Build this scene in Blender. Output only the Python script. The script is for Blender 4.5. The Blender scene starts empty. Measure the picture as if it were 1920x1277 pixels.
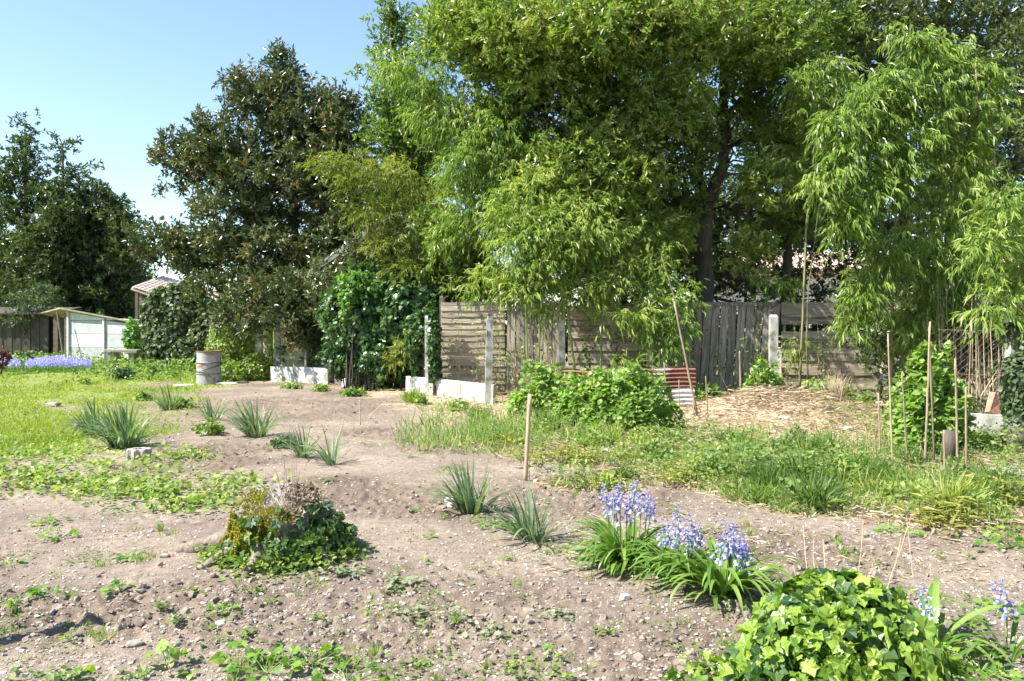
import bpy, math
import numpy as np
from mathutils import Vector
R = np.random.default_rng(11)
sc = bpy.context.scene
COL = sc.collection

# ------------------------------------------------------------------ camera, sky, sun, exposure
F, CX, HY, EYE = 1470.0, 960.0, 605.0, 1.6          # focal length / centre / horizon in photo pixels, eye height in metres
cam = bpy.data.cameras.new("camera"); camo = bpy.data.objects.new("camera", cam); COL.objects.link(camo)
camo.location = (0, 0, EYE); camo.rotation_euler = (math.pi/2, 0, 0)
cam.sensor_width = 36; cam.lens = F/1920*36; cam.shift_y = -33.5/1920
cam.clip_start = .05; cam.clip_end = 2000
sc.camera = camo
SUN_EL = math.radians(50); SUN_AZ = math.radians(251)
S = Vector((math.sin(SUN_AZ)*math.cos(SUN_EL), math.cos(SUN_AZ)*math.cos(SUN_EL), math.sin(SUN_EL)))
w = bpy.data.worlds.new("World"); sc.world = w; w.use_nodes = True
nt = w.node_tree; bg = nt.nodes['Background']
sky = nt.nodes.new('ShaderNodeTexSky'); sky.sky_type = 'NISHITA'; sky.sun_disc = False
sky.sun_elevation = SUN_EL; sky.sun_rotation = SUN_AZ; sky.air_density = 1.0; sky.dust_density = .35; sky.ozone_density = 1.6
nt.links.new(sky.outputs[0], bg.inputs[0]); bg.inputs[1].default_value = .105
sl = bpy.data.lights.new("sun", 'SUN'); sl.energy = 5.0; sl.angle = math.radians(.5); sl.color = (1, .95, .87)
so = bpy.data.objects.new("sun", sl); COL.objects.link(so); so.rotation_euler = S.to_track_quat('Z', 'Y').to_euler()
sc.view_settings.view_transform = 'Standard'; sc.view_settings.look = 'None'; sc.view_settings.gamma = 1
sc.view_settings.use_curve_mapping = False; sc.view_settings.exposure = 1.43
sc.render.engine = 'CYCLES'
sc.cycles.max_bounces = 5; sc.cycles.diffuse_bounces = 3; sc.cycles.glossy_bounces = 2; sc.cycles.transmission_bounces = 3
sc.cycles.transparent_max_bounces = 4; sc.cycles.use_adaptive_sampling = True; sc.cycles.adaptive_threshold = .03

# ------------------------------------------------------------------ helpers
def gp(px, py):                       # a pixel of the photo as a point of the ground
    d = EYE*F/(py-HY); return np.array([(px-CX)/F*d, d])
def at(px, py, d): return np.array([(px-CX)/F*d, d, EYE+(HY-py)/F*d])
def unit(v): return v/np.maximum(np.linalg.norm(v, axis=-1, keepdims=True), 1e-9)
def rnd(*s): return R.random(s) if s else R.random()
def U(a, b, *s): return R.uniform(a, b, s if s else None)
def rdir(n): return unit(R.normal(size=(n, 3)))
def _h(ix, iy, seed):
    h = (ix.astype(np.int64)*374761393 + iy.astype(np.int64)*668265263 + seed*974634777) & 0xffffffff
    h = ((h ^ (h >> 13))*1274126177) & 0xffffffff
    return ((h ^ (h >> 16)) & 0xffff)/65535.0
def vn(x, y, seed=0):
    x = np.asarray(x, float); y = np.asarray(y, float)
    ix = np.floor(x); iy = np.floor(y); fx = x-ix; fy = y-iy; fx = fx*fx*(3-2*fx); fy = fy*fy*(3-2*fy)
    a = _h(ix, iy, seed); b = _h(ix+1, iy, seed); c = _h(ix, iy+1, seed); d = _h(ix+1, iy+1, seed)
    return (a*(1-fx)+b*fx)*(1-fy)+(c*(1-fx)+d*fx)*fy
def fbm(x, y, o=3, seed=0):
    s = 0; a = .5; t = 0
    for i in range(o): s = s+a*vn(x*2**i, y*2**i, seed+i); t += a; a *= .5
    return s/t
def sm(a, b, x): t = np.clip((x-a)/(b-a), 0, 1); return t*t*(3-2*t)

def poly_sd(x, y, P):                 # signed distance to a polygon (positive inside)
    P = np.asarray(P, float); n = len(P); best = np.full(np.shape(x), 1e9); ins = np.zeros(np.shape(x), bool)
    for i in range(n):
        ax, ay = P[i]; bx, by = P[(i+1) % n]; dx = bx-ax; dy = by-ay
        t = np.clip(((x-ax)*dx+(y-ay)*dy)/(dx*dx+dy*dy), 0, 1)
        best = np.minimum(best, np.hypot(x-ax-t*dx, y-ay-t*dy))
        c = ((ay > y) != (by > y)) & (x < (bx-ax)*(y-ay)/(by-ay+1e-12)+ax); ins ^= c
    return np.where(ins, best, -best)
def pxpoly(pts): return [tuple(gp(*p)) for p in pts]
LAWN = pxpoly([(-700, 690), (-100, 672), (150, 668), (420, 672), (520, 688), (500, 700), (420, 722), (300, 722), (250, 738), (170, 752), (215, 775), (240, 800), (200, 820), (60, 850), (-100, 870), (-700, 860)])
WEEDL = pxpoly([(-500, 800), (0, 830), (200, 815), (330, 850), (420, 885), (530, 905), (500, 945), (420, 960), (330, 955), (200, 945), (90, 930), (-80, 935), (-500, 930)])
STRAW = pxpoly([(640, 722), (760, 760), (850, 805), (950, 850), (1010, 875), (1100, 905), (1250, 930), (1500, 955), (1660, 975), (1800, 1000), (2050, 1040), (2600, 1060), (2600, 700), (1800, 690), (1300, 690), (900, 690), (640, 700)])
def zones(x, y):
    n = fbm(x*1.3, y*1.3, 3, 5)-.5
    n2_ = fbm(x*.5, y*.5, 3, 15)-.5; lawn = sm(-1.0, 1.2, poly_sd(x, y, LAWN)+n*3+n2_*4)
    wl = sm(-.3, .5, poly_sd(x, y, WEEDL)+n*1.6)
    st = sm(-.25, .35, poly_sd(x, y, STRAW)+n*1.8-.1)
    far = sm(27, 33, y); lawn = np.maximum(lawn, far)
    return lawn, wl, st
def roughness(x, y):
    q = sm(.45, .68, fbm(x*.55+3, y*.9, 2, 9))
    q = np.maximum(q, np.exp(-((x+.55)/1.5)**2-((y-4.35)/.65)**2)); q = np.maximum(q, .8*np.exp(-((x-.9)/1.3)**2-((y-3.8)/.4)**2))
    return np.maximum(q, .9*np.exp(-((x+4.4)/3.2)**2-((y-15.0)/2.6)**2))
def H(x, y):
    x = np.asarray(x, float); y = np.asarray(y, float)
    z = .05*(fbm(x*.45, y*.45, 2, 1)-.5)
    near = 1-sm(18, 30, np.hypot(x, y))
    rough = roughness(x, y)
    rid = 1-np.abs(2*fbm(x*7, y*7, 3, 21)-1)
    z = z+near*(.016*(fbm(x*3, y*3, 3, 31)-.5)+.012*(fbm(x*14, y*14, 3, 41)-.5)+rough*(.05*(rid-.75)+.03*(vn(x*22, y*22, 51)-.5)))
    z = z+near*.05*(fbm(x*2.1, y*2.1, 2, 71)-.5)*sm(6, 12, y)
    z = z+.07*(vn(x*4, y*4, 73)+vn(x*9, y*9, 74)*.6-.8)*np.exp(-((x-4.3)/2.2)**2-((y-13.4)/1.6)**2)
    z = z+.36*np.exp(-((x-4.7)/1.5)**2-((y-14.2)/.75)**2)+.1*np.exp(-((x-5.8)/.8)**2-((y-11.8)/.8)**2)
    z = z+.05*np.exp(-((x+1.55)/.6)**2-((y-5.25)/.5)**2)+.05*np.exp(-((x+2.35)/.3)**2-((y-5.6)/.25)**2)
    return z
def H1(x, y): return float(H(np.array([x]), np.array([y]))[0])
def on(px, py): x, y = gp(px, py); return np.array([x, y, H1(x, y)])

class Acc:                            # collects vertices, faces and tints of ONE mesh
    def __init__(s): s.V = []; s.F = []; s.T = []; s.n = 0; s.M = []
    def add(s, V, Fs, tint=0.5, mi=0):
        V = np.asarray(V, float).reshape(-1, 3)
        for f in (Fs if isinstance(Fs, list) and len(Fs) and isinstance(Fs[0], np.ndarray) and Fs[0].ndim == 2 else [np.asarray(Fs)]):
            if len(f): s.F.append(np.asarray(f, np.int64)+s.n); s.M.append(np.full(len(f), mi))
        s.V.append(V); s.n += len(V); s.T.append(np.broadcast_to(np.asarray(tint, float), (len(V),)))
        return s
    def box(s, c, size, rz=0, tint=.5, mi=0, jit=0, rx=0, ry=0):
        sx, sy, sz = np.array(size)/2
        V = np.array([[x, y, z] for x in (-sx, sx) for y in (-sy, sy) for z in (-sz, sz)], float)
        if jit: V = V+R.normal(0, jit, V.shape)
        V = V@rotm(rx, ry, rz).T+np.array(c)
        return s.add(V, np.array([[0, 1, 3, 2], [4, 6, 7, 5], [0, 4, 5, 1], [2, 3, 7, 6], [0, 2, 6, 4], [1, 5, 7, 3]]), tint, mi)
    def tube(s, P, r, sides=6, tint=.5, mi=0, cap=True):
        P = np.asarray(P, float); n = len(P); r = np.broadcast_to(np.asarray(r, float), (n,))
        T = unit(np.gradient(P, axis=0)); ref = np.array([.31, .95, .05]) if abs(T[0][2]) > .5 else np.array([0, 0, 1.])
        A = unit(np.cross(T, ref)); B = np.cross(T, A)
        a = np.arange(sides)/sides*2*math.pi
        V = P[:, None]+r[:, None, None]*(A[:, None]*np.cos(a)[None, :, None]+B[:, None]*np.sin(a)[None, :, None])
        i = np.arange(n-1)[:, None]*sides; j = np.arange(sides)[None]; k = (j+1) % sides
        f = np.stack([i+j, i+k, i+k+sides, i+j+sides], -1).reshape(-1, 4); Fs = [f]
        if cap: Fs += [np.array([np.arange(sides)[::-1]]), np.array([np.arange(sides)+(n-1)*sides])]
        return s.add(V, Fs, tint, mi)
    def leaves(s, tpl, pos, axis, nrm, size, tint, wide=1.0, mi=0):
        tv, tf = tpl; n = len(pos)
        if n == 0: return s
        a = unit(np.asarray(axis)); sd = unit(np.cross(nrm, a)); nn = np.cross(a, sd)
        size = np.broadcast_to(size, (n,))[:, None, None]; wide = np.broadcast_to(wide, (n,))[:, None, None]
        V = np.asarray(pos)[:, None]+size*(sd[:, None]*tv[None, :, 0:1]*wide+a[:, None]*tv[None, :, 1:2]+nn[:, None]*tv[None, :, 2:3])
        f = (tf[None]+(np.arange(n)*len(tv))[:, None, None]).reshape(-1, tf.shape[1])
        return s.add(V, [f], np.repeat(np.broadcast_to(tint, (n,)), len(tv)), mi)
    def mesh(s, name, mats, smooth=False, zone=None):
        V = np.concatenate(s.V); me = bpy.data.meshes.new(name); me.vertices.add(len(V)); me.vertices.foreach_set('co', V.astype(np.float32).ravel())
        tot = np.concatenate([np.full(len(f), f.shape[1]) for f in s.F]); idx = np.concatenate([f.ravel() for f in s.F])
        me.loops.add(len(idx)); me.loops.foreach_set('vertex_index', idx.astype(np.int32))
        me.polygons.add(len(tot)); st = np.concatenate([[0], np.cumsum(tot)[:-1]])
        me.polygons.foreach_set('loop_start', st.astype(np.int32)); me.polygons.foreach_set('loop_total', tot.astype(np.int32))
        mats = mats if isinstance(mats, (list, tuple)) else [mats]
        for m in mats: me.materials.append(m)
        if len(mats) > 1: me.polygons.foreach_set('material_index', np.concatenate(s.M).astype(np.int32))
        me.polygons.foreach_set('use_smooth', np.full(len(tot), smooth))
        at_ = me.attributes.new('tint', 'FLOAT', 'POINT'); at_.data.foreach_set('value', np.concatenate(s.T).astype(np.float32))
        if zone is not None:
            za = me.attributes.new('zone', 'FLOAT_COLOR', 'POINT'); za.data.foreach_set('color', zone.astype(np.float32).ravel())
        me.update(calc_edges=True); me.validate(); return me
def rotm(rx, ry, rz):
    a, b, c = rx, ry, rz
    X = np.array([[1, 0, 0], [0, math.cos(a), -math.sin(a)], [0, math.sin(a), math.cos(a)]])
    Y = np.array([[math.cos(b), 0, math.sin(b)], [0, 1, 0], [-math.sin(b), 0, math.cos(b)]])
    Z = np.array([[math.cos(c), -math.sin(c), 0], [math.sin(c), math.cos(c), 0], [0, 0, 1]])
    return Z@Y@X
def tag(o, label=None, cat=None, group=None, kind=None):
    if label: o['label'] = label
    if cat: o['category'] = cat
    if group: o['group'] = group
    if kind: o['kind'] = kind
    return o
def thing(name, loc, label, cat, group=None):
    o = bpy.data.objects.new(name, None); COL.objects.link(o); o.location = [float(v) for v in loc]; o.empty_display_size = .1
    return tag(o, label, cat, group)
def part(name, me, root, loc=None, rot=None, scale=None, kind=None, label=None):
    # loc None: the mesh is in world coordinates.  Otherwise loc is the world position of the mesh's own origin.
    o = bpy.data.objects.new(name, me); COL.objects.link(o)
    base = np.array(root.matrix_world.translation) if False else world_loc(root)
    o.parent = root; o.location = [float(v) for v in ((np.zeros(3) if loc is None else np.array(loc))-base)]
    if rot is not None: o.rotation_euler = [float(v) for v in rot]
    if scale is not None: o.scale = (scale,)*3 if np.isscalar(scale) else scale
    if kind: o['kind'] = kind
    if label: o['label'] = label
    return o
def world_loc(o):
    p = np.zeros(3)
    while o is not None: p = p+np.array(o.location); o = o.parent
    return p
def single(name, me, label, cat, group=None, kind=None, loc=(0, 0, 0)):
    o = bpy.data.objects.new(name, me); COL.objects.link(o); o.location = [float(v) for v in loc]
    return tag(o, label, cat, group, kind)

# ------------------------------------------------------------------ materials
def newmat(name):
    m = bpy.data.materials.new(name); m.use_nodes = True; t = m.node_tree
    return m, t, t.nodes['Principled BSDF'], t.nodes['Material Output']
def ramp(t, stops):
    r = t.nodes.new('ShaderNodeValToRGB'); e = r.color_ramp.elements
    while len(e) < len(stops): e.new(.5)
    for k, (p, c) in zip(e, stops): k.position = p; k.color = (*c, 1)
    return r
def leafmat(name, stops, rough=.45, trans=.35, spec=.5, obj=False, tsat=(1.3, 1.5, .5), vein=0):
    m, t, p, out = newmat(name); N = t.nodes.new; L = t.links.new
    r = ramp(t, stops)
    if obj: a = N('ShaderNodeObjectInfo'); L(a.outputs['Random'], r.inputs[0])
    else: a = N('ShaderNodeAttribute'); a.attribute_name = 'tint'; L(a.outputs['Fac'], r.inputs[0])
    n = N('ShaderNodeTexNoise'); n.inputs['Scale'].default_value = 25; 
    mx = N('ShaderNodeMix'); mx.data_type = 'RGBA'; mx.blend_type = 'MULTIPLY'; mx.inputs[0].default_value = .35
    L(r.outputs[0], mx.inputs[6]); L(n.outputs[0], mx.inputs[7])
    L(mx.outputs[2], p.inputs['Base Color']); p.inputs['Roughness'].default_value = rough
    p.inputs['Specular IOR Level'].default_value = spec
    if vein:
        tc = N('ShaderNodeTexCoord'); sx = N('ShaderNodeSeparateXYZ'); L(tc.outputs['Object'], sx.inputs[0])
        def mth(op, a_, b_=None):
            q = N('ShaderNodeMath'); q.operation = op
            for k_, v_ in enumerate((a_, b_)):
                if v_ is None: continue
                if hasattr(v_, 'is_linked'): L(v_, q.inputs[k_])
                else: q.inputs[k_].default_value = v_
            return q.outputs[0]
        ang = mth('ARCTAN2', sx.outputs[0], mth('ADD', sx.outputs[1], .06)); sn = mth('ABSOLUTE', mth('SINE', mth('MULTIPLY', ang, 4.6)))
        rad = mth('SQRT', mth('ADD', mth('MULTIPLY', sx.outputs[0], sx.outputs[0]), mth('MULTIPLY', sx.outputs[1], sx.outputs[1])))
        wv = mth('MULTIPLY', mth('SUBTRACT', 1, mth('MINIMUM', mth('DIVIDE', mth('MULTIPLY', sn, rad), .045), 1)), vein)
        vx = N('ShaderNodeMix'); vx.data_type = 'RGBA'; L(wv, vx.inputs[0]); L(mx.outputs[2], vx.inputs[6]); vx.inputs[7].default_value = (.50, .58, .24, 1)
        L(vx.outputs[2], p.inputs['Base Color']); bp = N('ShaderNodeBump'); bp.inputs['Strength'].default_value = .5; bp.inputs['Distance'].default_value = .003; L(n.outputs[0], bp.inputs['Height']); L(bp.outputs[0], p.inputs['Normal'])
    tr = N('ShaderNodeBsdfTranslucent'); m2 = N('ShaderNodeMix'); m2.data_type = 'RGBA'; m2.blend_type = 'MULTIPLY'; m2.inputs[0].default_value = 1
    L(mx.outputs[2], m2.inputs[6]); m2.inputs[7].default_value = (*tsat, 1); L(m2.outputs[2], tr.inputs[0])
    ms = N('ShaderNodeMixShader'); ms.inputs[0].default_value = trans; L(p.outputs[0], ms.inputs[1]); L(tr.outputs[0], ms.inputs[2])
    L(ms.outputs[0], out.inputs[0]); return m
def surf(name, c1, c2, scale=(6, 6, 6), rough=.9, bump=.4, c3=None, c3at=.62, detail=8, objrand=.25, metal=0, bdist=.01, scale3=2.0):
    m, t, p, out = newmat(name); N = t.nodes.new; L = t.links.new
    tc = N('ShaderNodeTexCoord'); mp = N('ShaderNodeMapping'); mp.inputs['Scale'].default_value = scale; L(tc.outputs['Object'], mp.inputs[0])
    oi = N('ShaderNodeObjectInfo'); va = N('ShaderNodeVectorMath'); va.operation = 'MULTIPLY_ADD'
    L(oi.outputs['Random'], va.inputs[0]); va.inputs[1].default_value = (37, 53, 71); L(mp.outputs[0], va.inputs[2])
    n = N('ShaderNodeTexNoise'); n.inputs['Detail'].default_value = detail; n.inputs['Roughness'].default_value = .65; n.inputs['Scale'].default_value = 1
    L(va.outputs[0], n.inputs['Vector'])
    r = ramp(t, [(.32, c1), (.68, c2)]); L(n.outputs[0], r.inputs[0]); last = r.outputs[0]
    if c3 is not None:
        n3 = N('ShaderNodeTexNoise'); n3.inputs['Scale'].default_value = scale3; n3.inputs['Detail'].default_value = 6; L(tc.outputs['Object'], n3.inputs['Vector'])
        r3 = ramp(t, [(c3at-.06, (0, 0, 0)), (c3at+.04, (1, 1, 1))]); L(n3.outputs[0], r3.inputs[0])
        x = N('ShaderNodeMix'); x.data_type = 'RGBA'; L(r3.outputs[0], x.inputs[0]); L(last, x.inputs[6]); x.inputs[7].default_value = (*c3, 1); last = x.outputs[2]
    hs = N('ShaderNodeHueSaturation'); mr = N('ShaderNodeMapRange'); mr.inputs[3].default_value = 1-objrand; mr.inputs[4].default_value = 1+objrand
    L(oi.outputs['Random'], mr.inputs[0]); L(mr.outputs[0], hs.inputs['Value']); L(last, hs.inputs['Color'])
    L(hs.outputs[0], p.inputs['Base Color']); p.inputs['Roughness'].default_value = rough; p.inputs['Metallic'].default_value = metal
    b = N('ShaderNodeBump'); b.inputs['Strength'].default_value = bump; b.inputs['Distance'].default_value = bdist; L(n.outputs[0], b.inputs['Height']); L(b.outputs[0], p.inputs['Normal'])
    return m
def tintmat(name, stops, rough=.9):
    m, t, p, out = newmat(name); a = t.nodes.new('ShaderNodeAttribute'); a.attribute_name = 'tint'; r = ramp(t, stops)
    t.links.new(a.outputs['Fac'], r.inputs[0]); t.links.new(r.outputs[0], p.inputs['Base Color']); p.inputs['Roughness'].default_value = rough; return m

MAG = [(0, (.032, .056, .020)), (.40, (.080, .112, .040)), (.70, (.135, .165, .068)), (.86, (.22, .18, .078)), (1, (.34, .235, .105))]
LAU = [(0, (.038, .080, .020)), (.35, (.12, .20, .038)), (.75, (.24, .33, .07)), (1, (.42, .42, .13))]
M = dict(
    magnolia=leafmat('magnolia_leaf', MAG, .3, .2),
    laurel=leafmat('laurel_leaf', LAU, .3, .4),
    dark=leafmat('dark_evergreen_leaf', [(0, (.034, .062, .022)), (.5, (.085, .125, .044)), (1, (.20, .24, .10))], .3, .3),
    bamboo=leafmat('bamboo_leaf', [(0, (.06, .12, .018)), (.4, (.19, .30, .045)), (.75, (.37, .47, .11)), (1, (.60, .58, .24))], .32, .40),
    ybamboo=leafmat('yellow_bamboo_leaf', [(0, (.14, .18, .025)), (.5, (.27, .31, .055)), (1, (.44, .41, .11))], .45, .4),
    ivy=leafmat('ivy_leaf', [(0, (.03, .08, .03)), (.5, (.065, .145, .045)), (1, (.15, .25, .08))], .33, .25),
    greyivy=leafmat('grey_ivy_leaf', [(0, (.05, .085, .04)), (.5, (.09, .14, .06)), (1, (.17, .21, .09))], .5, .25),
    bright=leafmat('spring_leaf', [(0, (.08, .19, .03)), (.5, (.15, .30, .05)), (1, (.27, .40, .09))], .5, .45),
    mustard=leafmat('mustard_leaf', [(0, (.13, .24, .05)), (.5, (.25, .40, .08)), (1, (.42, .53, .15))], .5, .45),
    mustardo=leafmat('mustard_leaf_single', [(0, (.13, .25, .05)), (.5, (.25, .40, .08)), (1, (.40, .52, .14))], .5, .45, obj=True),
    ivyo=leafmat('young_ivy_leaf', [(0, (.03, .085, .025)), (.14, (.07, .16, .035)), (.24, (.20, .33, .04)), (.7, (.33, .47, .055)), (1, (.45, .54, .11))], .3, .4, obj=True, vein=.45),
    ivyt=leafmat('young_ivy_leaf_mass', [(0, (.03, .08, .02)), (.4, (.13, .24, .03)), (1, (.28, .40, .05))], .4, .35),
    oldivyo=leafmat('old_ivy_leaf', [(0, (.02, .06, .02)), (.6, (.05, .12, .03)), (1, (.16, .26, .05))], .38, .3, obj=True, vein=.35),
    bello=leafmat('bluebell_leaf', [(0, (.09, .19, .03)), (.6, (.16, .29, .05)), (1, (.27, .38, .09))], .28, .35, obj=True),
    daffo=leafmat('daffodil_leaf', [(0, (.11, .19, .10)), (.6, (.19, .29, .17)), (1, (.33, .39, .20))], .4, .3, obj=True),
    dafft=leafmat('daffodil_leaf_mass', [(0, (.07, .13, .07)), (.6, (.13, .21, .12)), (1, (.24, .29, .14))], .45, .25),
    grass=leafmat('grass_blade', [(0, (.13, .20, .03)), (.45, (.25, .34, .045)), (.8, (.40, .44, .07)), (1, (.54, .48, .20))], .6, .4),
    tallgrass=leafmat('tall_grass_blade', [(0, (.10, .21, .05)), (.5, (.20, .33, .08)), (.8, (.33, .40, .11)), (1, (.52, .48, .22))], .6, .4),
    weed=leafmat('weed_leaf', [(0, (.08, .15, .035)), (.4, (.16, .26, .05)), (.8, (.30, .39, .085)), (1, (.46, .46, .15))], .55, .4),
    weedo=leafmat('weed_leaf_single', [(0, (.09, .21, .03)), (.5, (.17, .32, .04)), (1, (.30, .44, .06))], .5, .45, obj=True),
    pale=leafmat('wilted_leaf', [(0, (.20, .26, .15)), (1, (.36, .40, .24))], .7, .3),
    moss=leafmat('moss', [(0, (.15, .14, .01)), (.5, (.34, .31, .02)), (1, (.50, .46, .05))], .9, .2),
    straw=leafmat('dry_leaf_litter', [(0, (.26, .18, .11)), (.35, (.50, .38, .25)), (1, (.80, .69, .50))], .8, .2, tsat=(1, 1, 1)),
    deadshoot=leafmat('dead_shoot', [(0, (.13, .10, .07)), (1, (.40, .31, .21))], .8, .1, tsat=(1, 1, 1)),
    redleaf=leafmat('red_leaf', [(0, (.12, .03, .02)), (1, (.32, .12, .07))], .6, .3, tsat=(1, 1, 1)),
    bark=surf('bark', (.045, .036, .026), (.12, .10, .075), (9, 9, 2.5), .95, .9, bdist=.03),
    stumpbark=surf('old_stump_bark', (.12, .09, .065), (.33, .27, .21), (18, 18, 5), .95, 1, bdist=.03),
    stumpcut=surf('cut_stump_face', (.13, .115, .10), (.30, .27, .23), (30, 30, 10), .95, .9),
    culm=surf('bamboo_culm', (.11, .11, .045), (.21, .20, .09), (4, 4, 1), .5, .1),
    culmg=surf('green_bamboo_culm', (.10, .17, .03), (.20, .27, .05), (4, 4, 1), .5, .1),
    cane=surf('dry_cane', (.17, .125, .075), (.36, .28, .18), (20, 20, 3), .7, .3),
    stalk=tintmat('dry_stalk', [(0, (.22, .15, .09)), (1, (.56, .44, .30))]),
    wood=surf('weathered_board', (.12, .10, .082), (.44, .385, .32), (22, 22, 2), .95, .9, (.12, .13, .06), .66, objrand=.3),
    woodh=surf('weathered_slat', (.14, .115, .085), (.48, .405, .31), (2, 22, 26), .95, .9, (.16, .17, .07), .62, objrand=.3),
    woodgreen=surf('algae_slat', (.30, .29, .15), (.52, .48, .32), (2, 22, 26), .95, .8, (.28, .32, .10), .58, objrand=.2),
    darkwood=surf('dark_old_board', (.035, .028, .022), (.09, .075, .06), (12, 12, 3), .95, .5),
    concrete=surf('weathered_concrete', (.30, .295, .27), (.58, .57, .53), (7, 7, 4), .95, .5, (.17, .18, .12), .56, scale3=4),
    whitewash=surf('whitewashed_plinth', (.36, .35, .32), (.70, .69, .66), (5, 5, 9), .9, .5, (.26, .27, .20), .56, scale3=3.5),
    shedpanel=surf('painted_shed_panel', (.33, .35, .35), (.48, .50, .50), (3, 3, 3), .8, .15, (.30, .33, .33), .72),
    roofsheet=surf('lichened_roof_sheet', (.13, .115, .08), (.28, .245, .17), (6, 6, 6), .95, .4),
    rust=surf('rusted_sheet', (.13, .055, .035), (.28, .12, .075), (9, 9, 9), .75, .3, (.48, .44, .40), .66, objrand=.05),
    galv=surf('pale_zinc_sheet', (.40, .38, .36), (.62, .60, .57), (9, 9, 9), .6, .2, (.26, .12, .08), .64),
    barrel=surf('grey_drum_paint', (.24, .235, .235), (.38, .37, .37), (7, 7, 3), .5, .15, (.24, .12, .07), .62, scale3=4),
    drumrust=surf('drum_rust', (.10, .045, .025), (.24, .11, .06), (12, 12, 12), .8, .3),
    soilin=surf('drum_fill', (.06, .045, .03), (.12, .09, .07), (12, 12, 12), 1, .5),
    stake=surf('wooden_stake', (.26, .17, .11), (.44, .32, .22), (25, 25, 3), .85, .3),
    stone=surf('garden_stone', (.20, .175, .145), (.40, .36, .31), (14, 14, 14), .95, .6),
    whitestone=surf('white_stone', (.62, .58, .52), (.80, .77, .72), (14, 14, 14), .9, .4),
    brick=surf('brick', (.34, .15, .09), (.50, .26, .18), (14, 14, 14), .9, .4),
    render=surf('white_render', (.70, .67, .62), (.82, .79, .74), (2, 2, 2), .9, .1),
    greywall=surf('grey_cement_wall', (.22, .21, .20), (.36, .35, .33), (3, 3, 3), .95, .3),
    tile=surf('roof_tile', (.30, .19, .14), (.50, .39, .32), (7, 7, 7), .9, .3, objrand=.2),
    paletile=surf('pale_roof_tile', (.50, .38, .30), (.74, .62, .52), (7, 7, 7), .9, .3, objrand=.2),
    wire=surf('rusty_wire', (.12, .09, .07), (.24, .19, .15), (9, 9, 9), .7, 0),
    pebble=tintmat('pebble_stone', [(0, (.20, .165, .13)), (.6, (.38, .33, .275)), (.88, (.54, .49, .43)), (1, (.72, .69, .64))]),
    clod=tintmat('soil_clod', [(0, (.125, .098, .076)), (1, (.28, .228, .182))], 1),
    dirtbelt=surf('dark_timber', (.10, .08, .06), (.22, .18, .14), (4, 4, 12), .9, .3),
    glassdark=surf('dark_pane', (.02, .025, .03), (.04, .045, .05), (1, 1, 1), .1, 0),
)
def bellmat():
    m, t, p, out = newmat('bluebell_petal'); a = t.nodes.new('ShaderNodeAttribute'); a.attribute_name = 'tint'
    r = ramp(t, [(0, (.22, .21, .60)), (.5, (.42, .42, .82)), (1, (.70, .71, .93))]); t.links.new(a.outputs['Fac'], r.inputs[0])
    t.links.new(r.outputs[0], p.inputs['Base Color']); p.inputs['Roughness'].default_value = .6
    tr = t.nodes.new('ShaderNodeBsdfTranslucent'); t.links.new(r.outputs[0], tr.inputs[0]); ms = t.nodes.new('ShaderNodeMixShader'); ms.inputs[0].default_value = .35
    t.links.new(p.outputs[0], ms.inputs[1]); t.links.new(tr.outputs[0], ms.inputs[2]); t.links.new(ms.outputs[0], out.inputs[0]); return m
M['bell'] = bellmat()
M['white'] = tintmat('white_petal', [(0, (.75, .75, .68)), (1, (.85, .85, .8))])
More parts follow.
